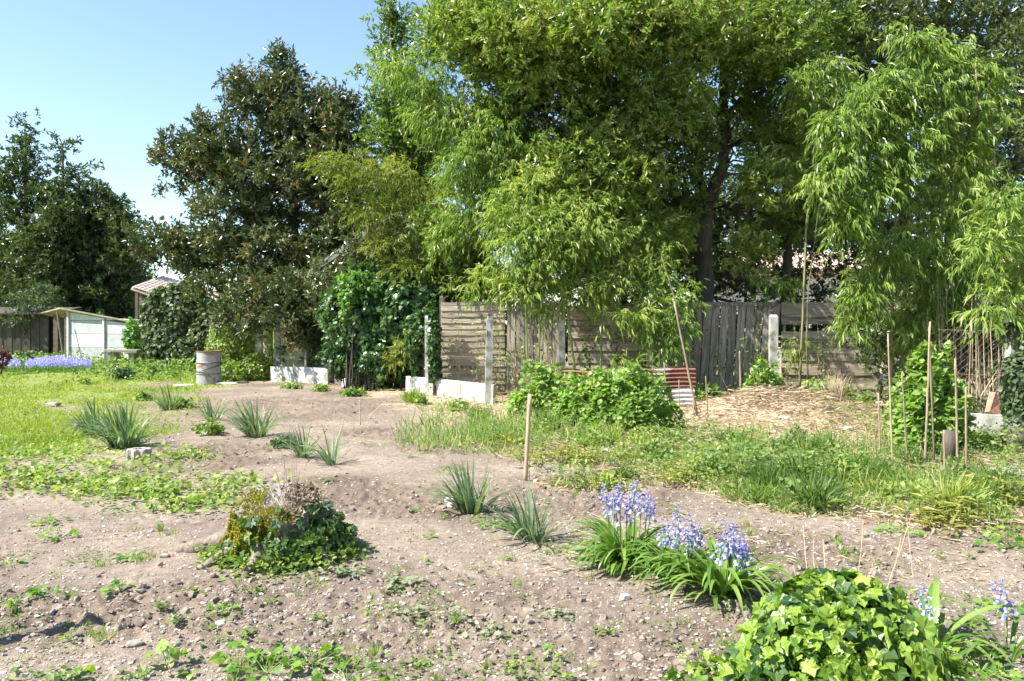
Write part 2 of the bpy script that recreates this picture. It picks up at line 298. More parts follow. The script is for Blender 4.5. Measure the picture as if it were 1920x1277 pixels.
def groundmat():
    m, t, p, out = newmat('ground_soil'); N = t.nodes.new; L = t.links.new
    tc = N('ShaderNodeTexCoord'); z = N('ShaderNodeAttribute'); z.attribute_name = 'zone'; sp = N('ShaderNodeSeparateColor'); L(z.outputs['Color'], sp.inputs[0])
    def noise(s, d=8, r=.6):
        n = N('ShaderNodeTexNoise'); n.inputs['Scale'].default_value = s; n.inputs['Detail'].default_value = d; n.inputs['Roughness'].default_value = r; L(tc.outputs['Object'], n.inputs['Vector']); return n
    def mix(f, a, b):
        x = N('ShaderNodeMix'); x.data_type = 'RGBA'
        for s, v in ((0, f), (6, a), (7, b)):
            if hasattr(v, 'is_linked'): L(v, x.inputs[s])
            else: x.inputs[s].default_value = v if s == 0 else (*v, 1)
        return x.outputs[2]
    n1 = noise(.9, 6); n2 = noise(14, 10, .75); n3 = noise(90, 4, .7)
    r1 = ramp(t, [(.30, (.17, .135, .100)), (.50, (.30, .242, .186)), (.70, (.44, .372, .298))]); L(n2.outputs[0], r1.inputs[0])
    r0 = ramp(t, [(.35, (0, 0, 0)), (.65, (1, 1, 1))]); L(n1.outputs[0], r0.inputs[0])
    r2 = ramp(t, [(.30, (.135, .106, .082)), (.70, (.25, .203, .162))]); L(n2.outputs[0], r2.inputs[0])
    soil = mix(r0.outputs[0], r2.outputs[0], r1.outputs[0])
    v = N('ShaderNodeTexVoronoi'); v.inputs['Scale'].default_value = 55; L(tc.outputs['Object'], v.inputs['Vector'])
    rv = ramp(t, [(.10, (1, 1, 1)), (.30, (0, 0, 0))]); L(v.outputs['Distance'], rv.inputs[0])
    mm = N('ShaderNodeMath'); mm.operation = 'MULTIPLY'; L(rv.outputs[0], mm.inputs[0])
    rc = ramp(t, [(.55, (0, 0, 0)), (.75, (1, 1, 1))]); L(v.outputs['Color'], rc.inputs[0]); L(rc.outputs[0], mm.inputs[1])
    soil = mix(mm.outputs[0], soil, (.50, .43, .35))
    rg = ramp(t, [(.3, (.12, .15, .03)), (.55, (.20, .25, .05)), (.8, (.30, .31, .09))]); L(n2.outputs[0], rg.inputs[0])
    dk = N('ShaderNodeMix'); dk.data_type = 'RGBA'; dk.blend_type = 'MULTIPLY'; fm = N('ShaderNodeMath'); fm.operation = 'MULTIPLY'; L(sp.outputs[2], fm.inputs[0]); fm.inputs[1].default_value = .75
    L(fm.outputs[0], dk.inputs[0]); L(soil, dk.inputs[6]); dk.inputs[7].default_value = (.62, .58, .55, 1); soil = dk.outputs[2]
    c = mix(sp.outputs[0], soil, rg.outputs[0])
    rs = ramp(t, [(.3, (.27, .205, .135)), (.7, (.48, .38, .26))]); L(n2.outputs[0], rs.inputs[0])
    c = mix(sp.outputs[1], c, rs.outputs[0])
    L(c, p.inputs['Base Color']); p.inputs['Roughness'].default_value = 1; p.inputs['Specular IOR Level'].default_value = .15
    b = N('ShaderNodeBump'); b.inputs['Strength'].default_value = .9; b.inputs['Distance'].default_value = .012
    ad = N('ShaderNodeMath'); ad.operation = 'ADD'; L(n2.outputs[0], ad.inputs[0]); L(n3.outputs[0], ad.inputs[1]); L(ad.outputs[0], b.inputs['Height']); L(b.outputs[0], p.inputs['Normal'])
    return m
M['ground'] = groundmat()

# ------------------------------------------------------------------ leaf templates (x side, y along, z normal; unit length)
def T(v, f): return np.array(v, float), np.array(f)
DIAM = T([(0, 0, 0), (.19, .45, .05), (0, 1, -.06), (-.19, .45, .05)], [(0, 1, 2), (0, 2, 3)])
LANCE = T([(0, 0, 0), (.055, .3, .02), (0, 1, -.15), (-.055, .3, .02)], [(0, 1, 2), (0, 2, 3)])
BLADE1 = T([(-.06, 0, 0), (.06, 0, 0), (0, 1, .1)], [(0, 1, 2)])
BLADE3 = T([(-.022, 0, 0), (.022, 0, 0), (.02, .55, .1), (-.02, .55, .1), (0, 1, -.05)], [(0, 1, 2), (0, 2, 3), (3, 2, 4)])
HEART = T([(0, 0, 0), (.20, -.10, .02), (.42, .08, .05), (.44, .38, .04), (.22, .75, 0), (0, 1, -.05), (-.22, .75, 0), (-.44, .38, .04), (-.42, .08, .05), (-.20, -.10, .02), (0, .4, -.05)],
          [(10, i, i+1) for i in range(0, 9)]+[(10, 9, 0)])
IVYL = T([(0, 0, 0), (.20, -.16, .0), (.48, -.02, -.02), (.42, .20, .04), (.60, .42, -.02), (.33, .58, .04), (0, 1.0, -.10), (-.33, .58, .04), (-.60, .42, -.02), (-.42, .20, .04), (-.48, -.02, -.02), (-.20, -.16, .0), (0, .32, -.08)],
          [(12, i, i+1) for i in range(0, 11)]+[(12, 11, 0)])
IVYS = T([(0, 0, 0), (.4, 0, .04), (.5, .45, .04), (0, 1, -.05), (-.5, .45, .04), (-.4, 0, .04)], [(0, 1, 2), (0, 2, 3), (0, 3, 4), (0, 4, 5)])
ROUND = T([(0, 0, 0), (.35, .15, .04), (.42, .55, .03), (0, 1, 0), (-.42, .55, .03), (-.35, .15, .04)], [(0, 1, 2), (0, 2, 3), (0, 3, 4), (0, 4, 5)])
LOBED = T([(0, 0, 0), (.30, .05, .03), (.18, .28, .0), (.48, .42, .05), (.2, .55, 0), (.22, .82, .03), (0, 1, -.03), (-.22, .82, .03), (-.2, .55, 0), (-.48, .42, .05), (-.18, .28, 0), (-.30, .05, .03)],
          [(0, 1, 2), (0, 2, 10), (0, 10, 11), (2, 3, 4), (2, 4, 10), (4, 8, 10), (8, 9, 10), (4, 5, 6), (4, 6, 8), (6, 7, 8)])
def tmesh(name, tpl, mat, wig=.04):
    a = Acc(); v = tpl[0].copy(); v[:, 2] += R.normal(0, wig, len(v)); v[1:, :2] += R.normal(0, wig*.4, (len(v)-1, 2)); a.add(v, [tpl[1]]); return a.mesh(name, mat)
def aim(axis, nrm):                   # euler angles that turn template space (y along, z normal) onto axis / nrm
    from mathutils import Matrix
    a = unit(np.array(axis, float)); s = unit(np.cross(a, nrm)); n = np.cross(s, a)
    return Matrix(np.array([s, a, n]).T.tolist()).to_euler()

# ------------------------------------------------------------------ ground
def build_ground():
    az = np.concatenate([np.linspace(-41, 41, 560), np.linspace(41, 319, 42)[1:-1]])*math.pi/180
    r = np.concatenate([[.05, .6, 1.2], np.geomspace(2.2, 34, 430), np.geomspace(36, 900, 26)])
    A, Rr = np.meshgrid(az, r); X = np.sin(A)*Rr; Y = np.cos(A)*Rr; n = len(az); m = len(r)
    Z = H(X, Y)-sm(60, 400, Rr)*1.0
    i = np.arange(m-1)[:, None]*n; j = np.arange(n)[None]; k = (j+1) % n
    f = np.stack([i+j, i+n+j, i+n+k, i+k], -1).reshape(-1, 4)
    a = Acc(); a.add(np.stack([X, Y, Z], -1), [f, np.array([np.arange(n)])])
    la, wl, st = zones(X.ravel(), Y.ravel()); zone = np.stack([np.maximum(la*.85, wl*.15)*(1-st), st, roughness(X.ravel(), Y.ravel()), np.ones_like(la)], -1)
    zone[Rr.ravel() > 34] = (1, 0, 0, 1)
    me = a.mesh('ground', M['ground'], True, zone)
    o = single('ground', me, 'bare stony garden soil passing into lawn and straw', None, kind='structure')
build_ground()

def scatter_px(n, px0, px1, py0, py1):   # spread evenly over a window of the view, returned as ground points
    px = U(px0, px1, n); py = U(py0, py1, n); d = EYE*F/(py-HY); return (px-CX)/F*d, d
CUBE = T([(x, y, z) for x in (-.5, .5) for y in (-.5, .5) for z in (-.5, .5)], [(0, 1, 3), (0, 3, 2), (4, 6, 7), (4, 7, 5), (0, 4, 5), (0, 5, 1), (2, 3, 7), (2, 7, 6), (0, 2, 6), (0, 6, 4), (1, 5, 7), (1, 7, 3)])
PHI = (1+5**.5)/2
ICO = (unit(np.array([(-1, PHI, 0), (1, PHI, 0), (-1, -PHI, 0), (1, -PHI, 0), (0, -1, PHI), (0, 1, PHI), (0, -1, -PHI), (0, 1, -PHI), (PHI, 0, -1), (PHI, 0, 1), (-PHI, 0, -1), (-PHI, 0, 1)], float))*.6,
       np.array([(0, 11, 5), (0, 5, 1), (0, 1, 7), (0, 7, 10), (0, 10, 11), (1, 5, 9), (5, 11, 4), (11, 10, 2), (10, 7, 6), (7, 1, 8), (3, 9, 4), (3, 4, 2), (3, 2, 6), (3, 6, 8), (3, 8, 9), (4, 9, 5), (2, 4, 11), (6, 2, 10), (8, 6, 7), (9, 8, 1)]))
def lumps(n, x, y, size, mat, name, label, cat, sink=.2, tint=None, flat=.6, smooth=False):
    tv, tf = ICO; kv = len(tv); jit = R.normal(0, .11, (n, kv, 3)); V = (tv[None]+jit)*np.array([1, 1, 1])
    V = V*(size[:, None, None]*np.stack([U(.8, 1.5, n), U(.7, 1.1, n), U(.35, .8, n)*flat/.6], -1)[:, None])
    a = U(0, 6.28, n); c, s = np.cos(a), np.sin(a)
    Vx = V[..., 0]*c[:, None]-V[..., 1]*s[:, None]; Vy = V[..., 0]*s[:, None]+V[..., 1]*c[:, None]
    V = np.stack([Vx+x[:, None], Vy+y[:, None], V[..., 2]+(H(x, y)+size*sink)[:, None]], -1)
    ac = Acc(); ac.add(V, [(tf[None]+(np.arange(n)*kv)[:, None, None]).reshape(-1, 3)], np.repeat(rnd(n) if tint is None else tint, kv))
    return single(name, ac.mesh(name, mat, smooth), label, cat, kind='stuff')
x, y = scatter_px(15000, -60, 1980, 735, 1330); la, wl, st = zones(x, y); k = (rnd(len(x)) > la*1.2) & (rnd(len(x)) > st*1.1) & (rnd(len(x)) < .35+fbm(x*.8, y*.8, 2, 77)); x, y = x[k], y[k]; n = len(x)
sz = .006+.012*rnd(n)**2.2+.0011*y*rnd(n)
lumps(n, x, y, sz, M['pebble'], 'gravel', 'pale pebbles and flint chips strewn over the bare soil', 'gravel', .12, rnd(n)**1.5, .6)
x, y = scatter_px(22000, -60, 1980, 730, 1330); la, wl, st = zones(x, y)
rg = roughness(x, y)
k = (rnd(len(x)) > la*1.3) & (rnd(len(x)) > st*1.2) & (rnd(len(x)) < .05+rg*rg*.75+.3*sm(8, 13, y)); x, y = x[k], y[k]; n = len(x)
lumps(n, x, y, .006+.036*rnd(n)**3.5+.0018*y*rnd(n)**1.8, M['clod'], 'soil_clods', 'crumbly brown clods of dug soil', 'soil', -.05, None, .9, False)

# ------------------------------------------------------------------ low growth that nobody could count
def pos3(x, y, dz=0): return np.stack([x, y, H(x, y)+dz], -1)
def blades(n, x, y, length, tpl, lean, tint, wide=1):
    az = U(0, 6.28, n); l = lean*rnd(n)
    ax = np.stack([np.cos(az)*l, np.sin(az)*l, np.ones(n)], -1); nr = np.stack([np.cos(az+1.2*U(-1, 1, n)), np.sin(az+1.2*U(-1, 1, n)), np.full(n, .2)], -1)
    return (tpl, pos3(x, y, -.004), ax, nr, length, tint, wide)
a = Acc()
x, y = scatter_px(120000, -80, 700, 674, 900); la, wl, st = zones(x, y); pt = fbm(x*1.1, y*1.1, 3, 60)
k = rnd(len(x)) < la*sm(.30, .62, pt)*1.1; x, y = x[k], y[k]; n = len(x)
a.leaves(*blades(n, x, y, (.03+.045*rnd(n))*(1+.02*y), BLADE1, 1.2, np.clip(fbm(x*.6, y*.6, 2, 8)*.7+.45*rnd(n), 0, 1), 1.2+.04*y))
x, y = scatter_px(30000, -80, 700, 690, 900); la, wl, st = zones(x, y); k = rnd(len(x)) < la*.8; x, y = x[k], y[k]; n = len(x); az = U(0, 6.28, n)
a.leaves(ROUND, pos3(x, y, .015), np.stack([np.cos(az), np.sin(az), .4*rnd(n)], -1), np.tile([0, 0, 1.], (n, 1))+.5*rdir(n), .018+.0022*y*rnd(n), rnd(n)*.8)
single('lawn_grass', a.mesh('lawn_grass', M['grass']), 'bright yellow green lawn thinning out towards the bare soil', 'grass', kind='stuff')
a = Acc()
x, y = scatter_px(60000, -80, 640, 800, 1000); la, wl, st = zones(x, y); pt = fbm(x*2.2, y*2.2, 3, 61)
k = rnd(len(x)) < wl*(.05+.30*sm(.50, .72, pt)); x, y = x[k], y[k]; n = len(x); az = U(0, 6.28, n)
a.leaves(HEART, pos3(x, y, .01+.06*rnd(n)), np.stack([np.cos(az), np.sin(az), 1.1*rnd(n)-.2], -1), np.tile([-.5, -.2, 1.], (n, 1))+.9*rdir(n), .022+.038*rnd(n), .25+.75*rnd(n))
single('bindweed_carpet', a.mesh('bindweed_carpet', M['weed']), 'patchy carpet of bright bindweed leaves left of the stump', 'weeds', kind='stuff')
# little scattered seedlings on the bare soil
a = Acc(); cx, cy = scatter_px(420, -60, 1980, 745, 1290); la, wl, st = zones(cx, cy); k = (st < .6) & (la < .7); cx, cy = cx[k], cy[k]
for X0, Y0 in zip(cx, cy):
    n = int(R.integers(6, 46)); r = U(.02, .11)*(1+.03*Y0); x = X0+R.normal(0, r, n); y = Y0+R.normal(0, r, n); az = U(0, 6.28, n); kd = rnd()
    if kd < .35: a.leaves(*blades(n, X0+(x-X0)*.3, Y0+(y-Y0)*.3, U(.04, .09)*U(.6, 1, n), BLADE3, 1.3, .3+.7*rnd(n), 1.5))
    else: a.leaves(ROUND if kd < .8 else LOBED, pos3(x, y, .004+.02*rnd(n)), np.stack([np.cos(az), np.sin(az), .5*rnd(n)], -1), np.tile([0, 0, 1.], (n, 1))+.5*rdir(n), U(.014, .035)*U(.6, 1.1, n), .2*rnd()+.6*rnd(n))
single('scattered_weeds', a.mesh('scattered_weeds', M['weed']), 'tiny seedlings and weed tufts dotted over the soil', 'weeds', kind='stuff')
# straw and dead bamboo leaves
a = Acc(); x, y = scatter_px(60000, 600, 2000, 725, 1030); la, wl, st = zones(x, y)
pile = np.exp(-((x-3.4)/2.6)**2-((y-11.3)/1.5)**2)+np.exp(-((x-4.7)/2)**2-((y-14)/1.3)**2)
k = rnd(len(x)) < st*np.clip(.5+pile, 0, 1); x, y = x[k], y[k]; n = len(x); az = U(0, 6.28, n)
a.leaves(LANCE, pos3(x, y, .005+.05*rnd(n)*st[k]), np.stack([np.cos(az), np.sin(az), U(-.15, .35, n)], -1), np.tile([0, 0, 1.], (n, 1))+.6*rdir(n), U(.07, .19, n), np.clip(rnd(n)*.7+1.1*(fbm(x*1.8, y*1.8, 3, 81)-.42), 0, 1), 1.1)
x, y = scatter_px(1600, 1000, 2000, 940, 1100); k = rnd(len(x)) < .5; x, y = x[k], y[k]; n = len(x); az = U(0, 6.28, n)
a.leaves(LANCE, pos3(x, y, .008), np.stack([np.cos(az), np.sin(az), U(-.05, .15, n)], -1), np.tile([0, 0, 1.], (n, 1))+.3*rdir(n), U(.05, .13, n), rnd(n), 1.1)
single('leaf_litter', a.mesh('leaf_litter', M['straw']), 'pale dry bamboo leaves lying under the weeds by the fence', 'leaf litter', kind='stuff')
# green undergrowth over the straw
a = Acc(); b = Acc(); x, y = scatter_px(84000, 560, 2000, 716, 1010); la, wl, st = zones(x, y); pt = fbm(x*.9+7, y*.9, 3, 62)
pile = np.exp(-((x-3.3)/1.9)**2-((y-11.6)/1.0)**2)+np.exp(-((x-4.5)/1.8)**2-((y-13.6)/1.2)**2)
k = rnd(len(x)) < st*(.08+.6*sm(.44, .62, pt))*np.clip(1-.97*pile, 0, 1); x, y = x[k], y[k]; pt = pt[k]; n = len(x)
hgt = .02+.34*sm(.42, .68, pt)*rnd(n); az = U(0, 6.28, n); gsel = fbm(x*1.1, y*1.1, 2, 91)+.3*(rnd(n)-.5) > .60
i = ~gsel; m_ = i.sum()
a.leaves(LOBED, pos3(x[i], y[i], hgt[i]), np.stack([np.cos(az[i]), np.sin(az[i]), .6*rnd(m_)], -1), np.tile([-.2, -.3, 1.], (m_, 1))+.8*rdir(m_), U(.022, .055, m_), np.clip(.05+.55*rnd(m_)+.5*(fbm(x[i]*1.7, y[i]*1.7, 2, 44)-.4), 0, 1))
i = gsel; m_ = i.sum()
b.leaves(*blades(m_, x[i], y[i], .06+.16*rnd(m_), BLADE3, 1.5, rnd(m_), 1.2))
x, y = scatter_px(12000, 740, 1120, 735, 860); k = rnd(len(x)) < np.exp(-((x+.15)/1.2)**2-((y-11.2)/1.3)**2)*sm(.35, .6, fbm(x*2.2, y*2.2, 2, 14)); x, y = x[k], y[k]; n = len(x); b.leaves(*blades(n, x, y, .10+.26*rnd(n), BLADE3, 1.3, .2+.8*rnd(n), 1.0))
x, y = scatter_px(9000, 1430, 1800, 850, 975); k = rnd(len(x)) < np.exp(-((x-3.3)/.75)**2-((y-7.7)/.8)**2)*sm(.35, .6, fbm(x*3, y*3, 2, 15)); x, y = x[k], y[k]; n = len(x); b.leaves(*blades(n, x, y, .07+.15*rnd(n), BLADE3, 1.1, rnd(n)*.8, 1.0))
x, y = scatter_px(15000, 880, 1900, 800, 1000); la, wl, st = zones(x, y); k = (st > .4) & (rnd(len(x)) < sm(.40, .62, fbm(x*1.6, y*1.6, 2, 33))); x, y = x[k], y[k]; n = len(x); b.leaves(*blades(n, x, y, .06+.14*rnd(n), BLADE3, 1.8, .55+.45*rnd(n), 1.5))
mx_, my_ = scatter_px(300, 640, 1960, 745, 985); la, wl, st = zones(mx_, my_)
pile = np.exp(-((mx_-3.5)/1.9)**2-((my_-11.8)/1.1)**2)+np.exp(-((mx_-4.6)/1.8)**2-((my_-13.6)/1.2)**2)
for X0, Y0, s_, pl_ in zip(mx_, my_, st, pile):
    if s_ < .7 or rnd() < pl_*1.3: continue
    q = int(R.integers(60, 260)); rr_ = U(.10, .30); hh = U(.08, .34); u_ = rdir(q); u_[:, 2] = np.abs(u_[:, 2]); tb = U(0, .75); f_ = rnd(q)**.4
    p_ = np.stack([X0+u_[:, 0]*rr_*f_, Y0+u_[:, 1]*rr_*f_, H(np.full(q, X0), np.full(q, Y0))+u_[:, 2]*hh*f_], -1); kd = rnd()
    if kd < .7: a.leaves(LOBED if kd < .4 else ROUND, p_, u_+rdir(q)*.7, u_*.5+rdir(q)*.6+[-.2, -.1, .7], U(.02, .05)*U(.7, 1.3, q), np.clip(tb+.3*rnd(q), 0, 1))
    else: a.leaves(BLADE3, np.stack([X0+u_[:, 0]*.04, Y0+u_[:, 1]*.04, H(np.full(q, X0), np.full(q, Y0))], -1), u_*[1.1, 1.1, 1]+[0, 0, .5], rdir(q), U(.6, 1, q)*(hh+.08), np.clip(tb+.3*rnd(q), 0, 1), 1.2)
single('undergrowth', a.mesh('undergrowth', M['weed']), 'green low weeds spreading through the straw before the fence', 'weeds', kind='stuff')
single('tall_grass', b.mesh('tall_grass', M['tallgrass']), 'tufts of long blue green grass among the straw', 'grass', kind='stuff')
# greenery at the far left behind the lawn
a = Acc(); x, y = scatter_px(26000, -60, 760, 655, 735); la, wl, st = zones(x, y); pt = fbm(x*.5, y*.5, 3, 63)
edge = sm(20, 23, y+.35*np.clip(x+10, -20, 0)*0)+sm(-1.2, .2, -(np.abs(y-(13.2-1.22*x)))) 
k = rnd(len(x)) < sm(20.5, 23, y)*sm(.3, .6, pt); x, y = x[k], y[k]; pt = pt[k]; n = len(x); az = U(0, 6.28, n)
a.leaves(ROUND, pos3(x, y, .5*sm(.42, .75, pt)*rnd(n)), np.stack([np.cos(az), np.sin(az), rnd(n)], -1), rdir(n)+[0, 0, .8], U(.05, .12, n), np.clip(rnd(n)*.8, 0, 1))
single('rough_groundcover', a.mesh('rough_groundcover', M['weed']), 'rough green ground cover behind the grey drum', 'ground cover', kind='stuff')

# ------------------------------------------------------------------ trees
def crown(acc, blobs, n_leaves, L=.14, cr=(.35, .6), tpw=7, lpt=12, bias=0, wide=1., rust=.0, tpl=DIAM, droop=0):
    w_ = np.array([b[3]*b[5]+b[3]*b[4]+b[4]*b[5] for b in blobs])*np.array([b[6] if len(b) > 6 else 1 for b in blobs])
    nc = max(3, int(n_leaves/tpw/lpt)); bi = R.choice(len(blobs), nc, p=w_/w_.sum())
    C = np.array([b[:3] for b in blobs])[bi]; RR = np.array([b[3:6] for b in blobs])[bi]
    u = rdir(nc); t = rnd(nc)**.45; cc = C+RR*u*t[:, None]; out = unit(u*np.array([1, 1, .8])); ct = rnd(nc)
    crd = U(cr[0], cr[1], nc)
    i = np.repeat(np.arange(nc), tpw); m = len(i); tw = cc[i]+crd[i][:, None]*rdir(m)*(rnd(m)**.4)[:, None]
    td = unit(.7*out[i]+.7*rdir(m)+np.array([0, 0, .35-droop])); tt = rnd(m)
    j = np.repeat(np.arange(m), lpt); q = len(j); s = rnd(q)
    p = tw[j]+td[j]*(s*.32)[:, None]
    ax = unit(td[j]*.55+rdir(q)*.85+np.array([0, 0, -droop])); nr = unit(rdir(q)+np.array([-.25, -.15, .7]))
    tint = np.clip(.35*ct[i][j]+.3*tt[j]+.35*rnd(q)+bias+rust*(t[i][j]-.7), 0, 1)
    acc.leaves(tpl, p, ax, nr, L*U(.65, 1.15, q), tint, wide)
    return cc, out
def limb(P, r0, r1, wob=.05, n=14):
    P = np.array(P, float); t = np.linspace(0, 1, n); s = np.linspace(0, 1, len(P)); Q = np.stack([np.interp(t, s, P[:, k]) for k in range(3)], 1)
    Q[1:-1] += R.normal(0, wob, (n-2, 3)); return Q, np.linspace(r0, r1, n)
def blob(px, py, d, rx, rz, ry, wgt=1): c = at(px, py, d); return (c[0], c[1], c[2], rx/F*d, ry, rz/F*d, wgt)
def tree(name, base, label, cat, limbs, blobs, n, mat, group=None, L=.14, twigs=60, tw_r=.03, extra=None, **kw):
    base = np.array([base[0], base[1], H1(base[0], base[1])]); root = thing(name, base, label, cat, group)
    top = None
    for i, (P, r0, r1) in enumerate(limbs):
        a = Acc(); Q, rr = limb(P, r0, r1, .04 if i else .02); a.tube(Q, rr, 9); o = part('trunk' if i == 0 else 'branch', a.mesh('trunk' if i == 0 else 'branch', M['bark'], True), root)
    ac = Acc(); cc, out = crown(ac, blobs, n, L, **kw)
    if extra: crown(ac, *extra[0], **extra[1])
    part('crown', ac.mesh('crown', mat), root, kind='stuff')
    if twigs:
        a = Acc(); pts = np.concatenate([limb(P, r0, r1, 0, 10)[0] for P, r0, r1 in limbs]); pts = pts[pts[:, 2] > np.percentile(pts[:, 2], 25)]
        for k in R.choice(len(cc), min(twigs, len(cc)), replace=False):
            d2 = np.linalg.norm(pts-cc[k]-[0, 0, -.8], axis=1); s = pts[np.argmin(d2)]
            if np.linalg.norm(s-cc[k]) < 7: Q, rr = limb([s, (s+cc[k])/2+[0, 0, U(-.3, .3)], cc[k]], tw_r*1.6, tw_r*.4, .07, 8); a.tube(Q, rr, 5, cap=False)
        part('twigs', a.mesh('twigs', M['bark'], True), root, kind='stuff')
    return root

# far left: four pointed evergreens behind the shed
gl = 'pointed evergreens behind the shed'
for bx, top, wd, lab, d in ((48, 235, 62, 'tallest pointed dark evergreen at the far left edge behind the shed', 42), (118, 270, 52, 'second pointed evergreen with a slim double tip behind the white shed', 41.5),
                            (172, 325, 50, 'shorter pointed evergreen third from the edge above the shed roof', 43), (212, 358, 42, 'lowest pointed evergreen next to the gap of sky', 42.5), (-45, 300, 60, 'broad dark evergreen cut by the picture edge', 44)):
    bl = []; nlev = 8
    for i in range(nlev):
        f = i/(nlev-1); yy = top+(600-top)*f; bl.append(blob(bx+U(-6, 6), yy+12, d+U(-.5, .5), 14+wd*1.1*f**.62, 32, (.5+2.4*f**.8)))
        if f > .25: bl.append(blob(bx+U(-1, 1)*wd*.8, yy, d-1*f, wd*.45, 26, 1.2))
    tree('evergreen_tree', (at(bx, 600, d)[0], d), lab, 'tree', [([at(bx, 660, d), at(bx, 450, d), at(bx, top+10, d)], .28, .03)], bl, 30000, M['dark'], gl, L=.25, twigs=12, cr=(.35, .75))
tree('leafy_bush', (at(55, 600, 36)[0], 36), 'pale sage green bush drooping over the dark hut roof', 'bush', [([at(60, 668, 36), at(58, 600, 36), at(50, 560, 36)], .05, .02)],
     [blob(60, 572, 35.6, 42, 22, .8), blob(85, 560, 36, 25, 18, .6), blob(35, 600, 35.5, 22, 14, .5)], 3500, M['greyivy'], L=.14, twigs=8, cr=(.2, .35))
tree('leafy_tree', (at(258, 600, 46)[0], 46), 'light green tree in the gap beside the pale tiled roof', 'tree', [([at(258, 668, 46), at(256, 560, 46), at(254, 470, 46)], .12, .03)],
     [blob(250, 480, 46, 26, 45, 1.2), blob(262, 540, 46, 22, 40, 1.2)], 7000, M['bright'], L=.2, twigs=8, bias=-.2)
# the magnolia in the middle left
D = 25.
tree('magnolia_tree', (at(560, 600, D)[0], D), 'big rusty tinged magnolia with a dark trunk behind the slatted fence', 'tree',
     [([at(556, 685, D), at(560, 520, D), at(548, 400, D), at(553, 260, D), at(535, 150, D)], .24, .04), ([at(556, 480, D), at(480, 400, D-1), at(380, 330, D-1)], .10, .03),
      ([at(556, 520, D), at(430, 480, D), at(290, 460, D)], .10, .03), ([at(550, 380, D), at(620, 300, D), at(680, 240, D)], .09, .03), ([at(550, 300, D), at(480, 210, D), at(440, 180, D)], .07, .02)],
     [blob(530, 140, D, 26, 34, .8, 1.2), blob(470, 190, D, 48, 46, 1.3), blob(560, 210, D, 60, 60, 1.6), blob(640, 235, D, 52, 52, 1.5), blob(420, 290, D, 62, 60, 1.8), blob(345, 310, D, 42, 44, 1.2, 1.2), blob(530, 330, D, 100, 85, 2.4),
      blob(640, 350, D, 55, 80, 2), blob(440, 420, D-.6, 75, 60, 2), blob(310, 462, D, 55, 26, 1.1, 1.1), blob(258, 455, D, 20, 18, .6, 1.1), blob(375, 480, D, 45, 34, 1.2), blob(540, 470, D-.8, 90, 70, 2), blob(430, 540, D-1.2, 60, 50, 1.4), blob(500, 560, D-1.5, 70, 50, 1.4),
      blob(620, 520, D-1, 50, 100, 1.6, 1.1), blob(598, 600, D-3.4, 48, 85, 1, 1.6), blob(490, 575, D-3.6, 60, 30, .9, 1.3), blob(440, 590, D-3.0, 50, 26, .8, 1.1), blob(560, 560, D-4.2, 50, 40, .8, 1.2), blob(640, 440, D-.5, 50, 70, 1.8)], 105000, M['magnolia'], L=.19, rust=.5, bias=.0, twigs=90, cr=(.25, .55))
tree('magnolia_bush', (at(650, 600, 20.3)[0], 20.8), 'rust leaved magnolia branches above the ivy by the gable', 'bush', [([at(660, 690, 20.5), at(655, 560, 20.3), at(640, 520, 20)], .06, .03)],
     [blob(660, 535, 19.6, 50, 42, .7), blob(640, 565, 19.4, 42, 32, .6), blob(700, 480, 19.8, 45, 35, .7), blob(615, 530, 19.6, 22, 25, .5)], 6500, M['magnolia'], L=.16, bias=.12, twigs=15, cr=(.2, .4))
# the spire behind, centre
D = 24.
tree('cherry_laurel_tree', (at(745, 600, D)[0], D), 'slim spire shaped laurel standing against the sky left of centre', 'tree',
     [([at(745, 690, D), at(742, 400, D), at(738, 200, D), at(736, 20, D)], .2, .02)],
     [blob(737, 28, D, 12, 32, .4, 1.3), blob(744, 90, D, 28, 38, .8, 1.2), blob(735, 165, D, 44, 52, 1.2), blob(770, 230, D, 60, 60, 1.6), blob(735, 290, D, 55, 70, 1.6), blob(800, 330, D, 60, 100, 1.8), blob(740, 420, D, 70, 90, 1.8), blob(830, 60, D, 26, 50, 1), blob(820, 480, D-1.5, 60, 60, 1.4)],
     32000, M['laurel'], L=.18, twigs=40, bias=-.05)
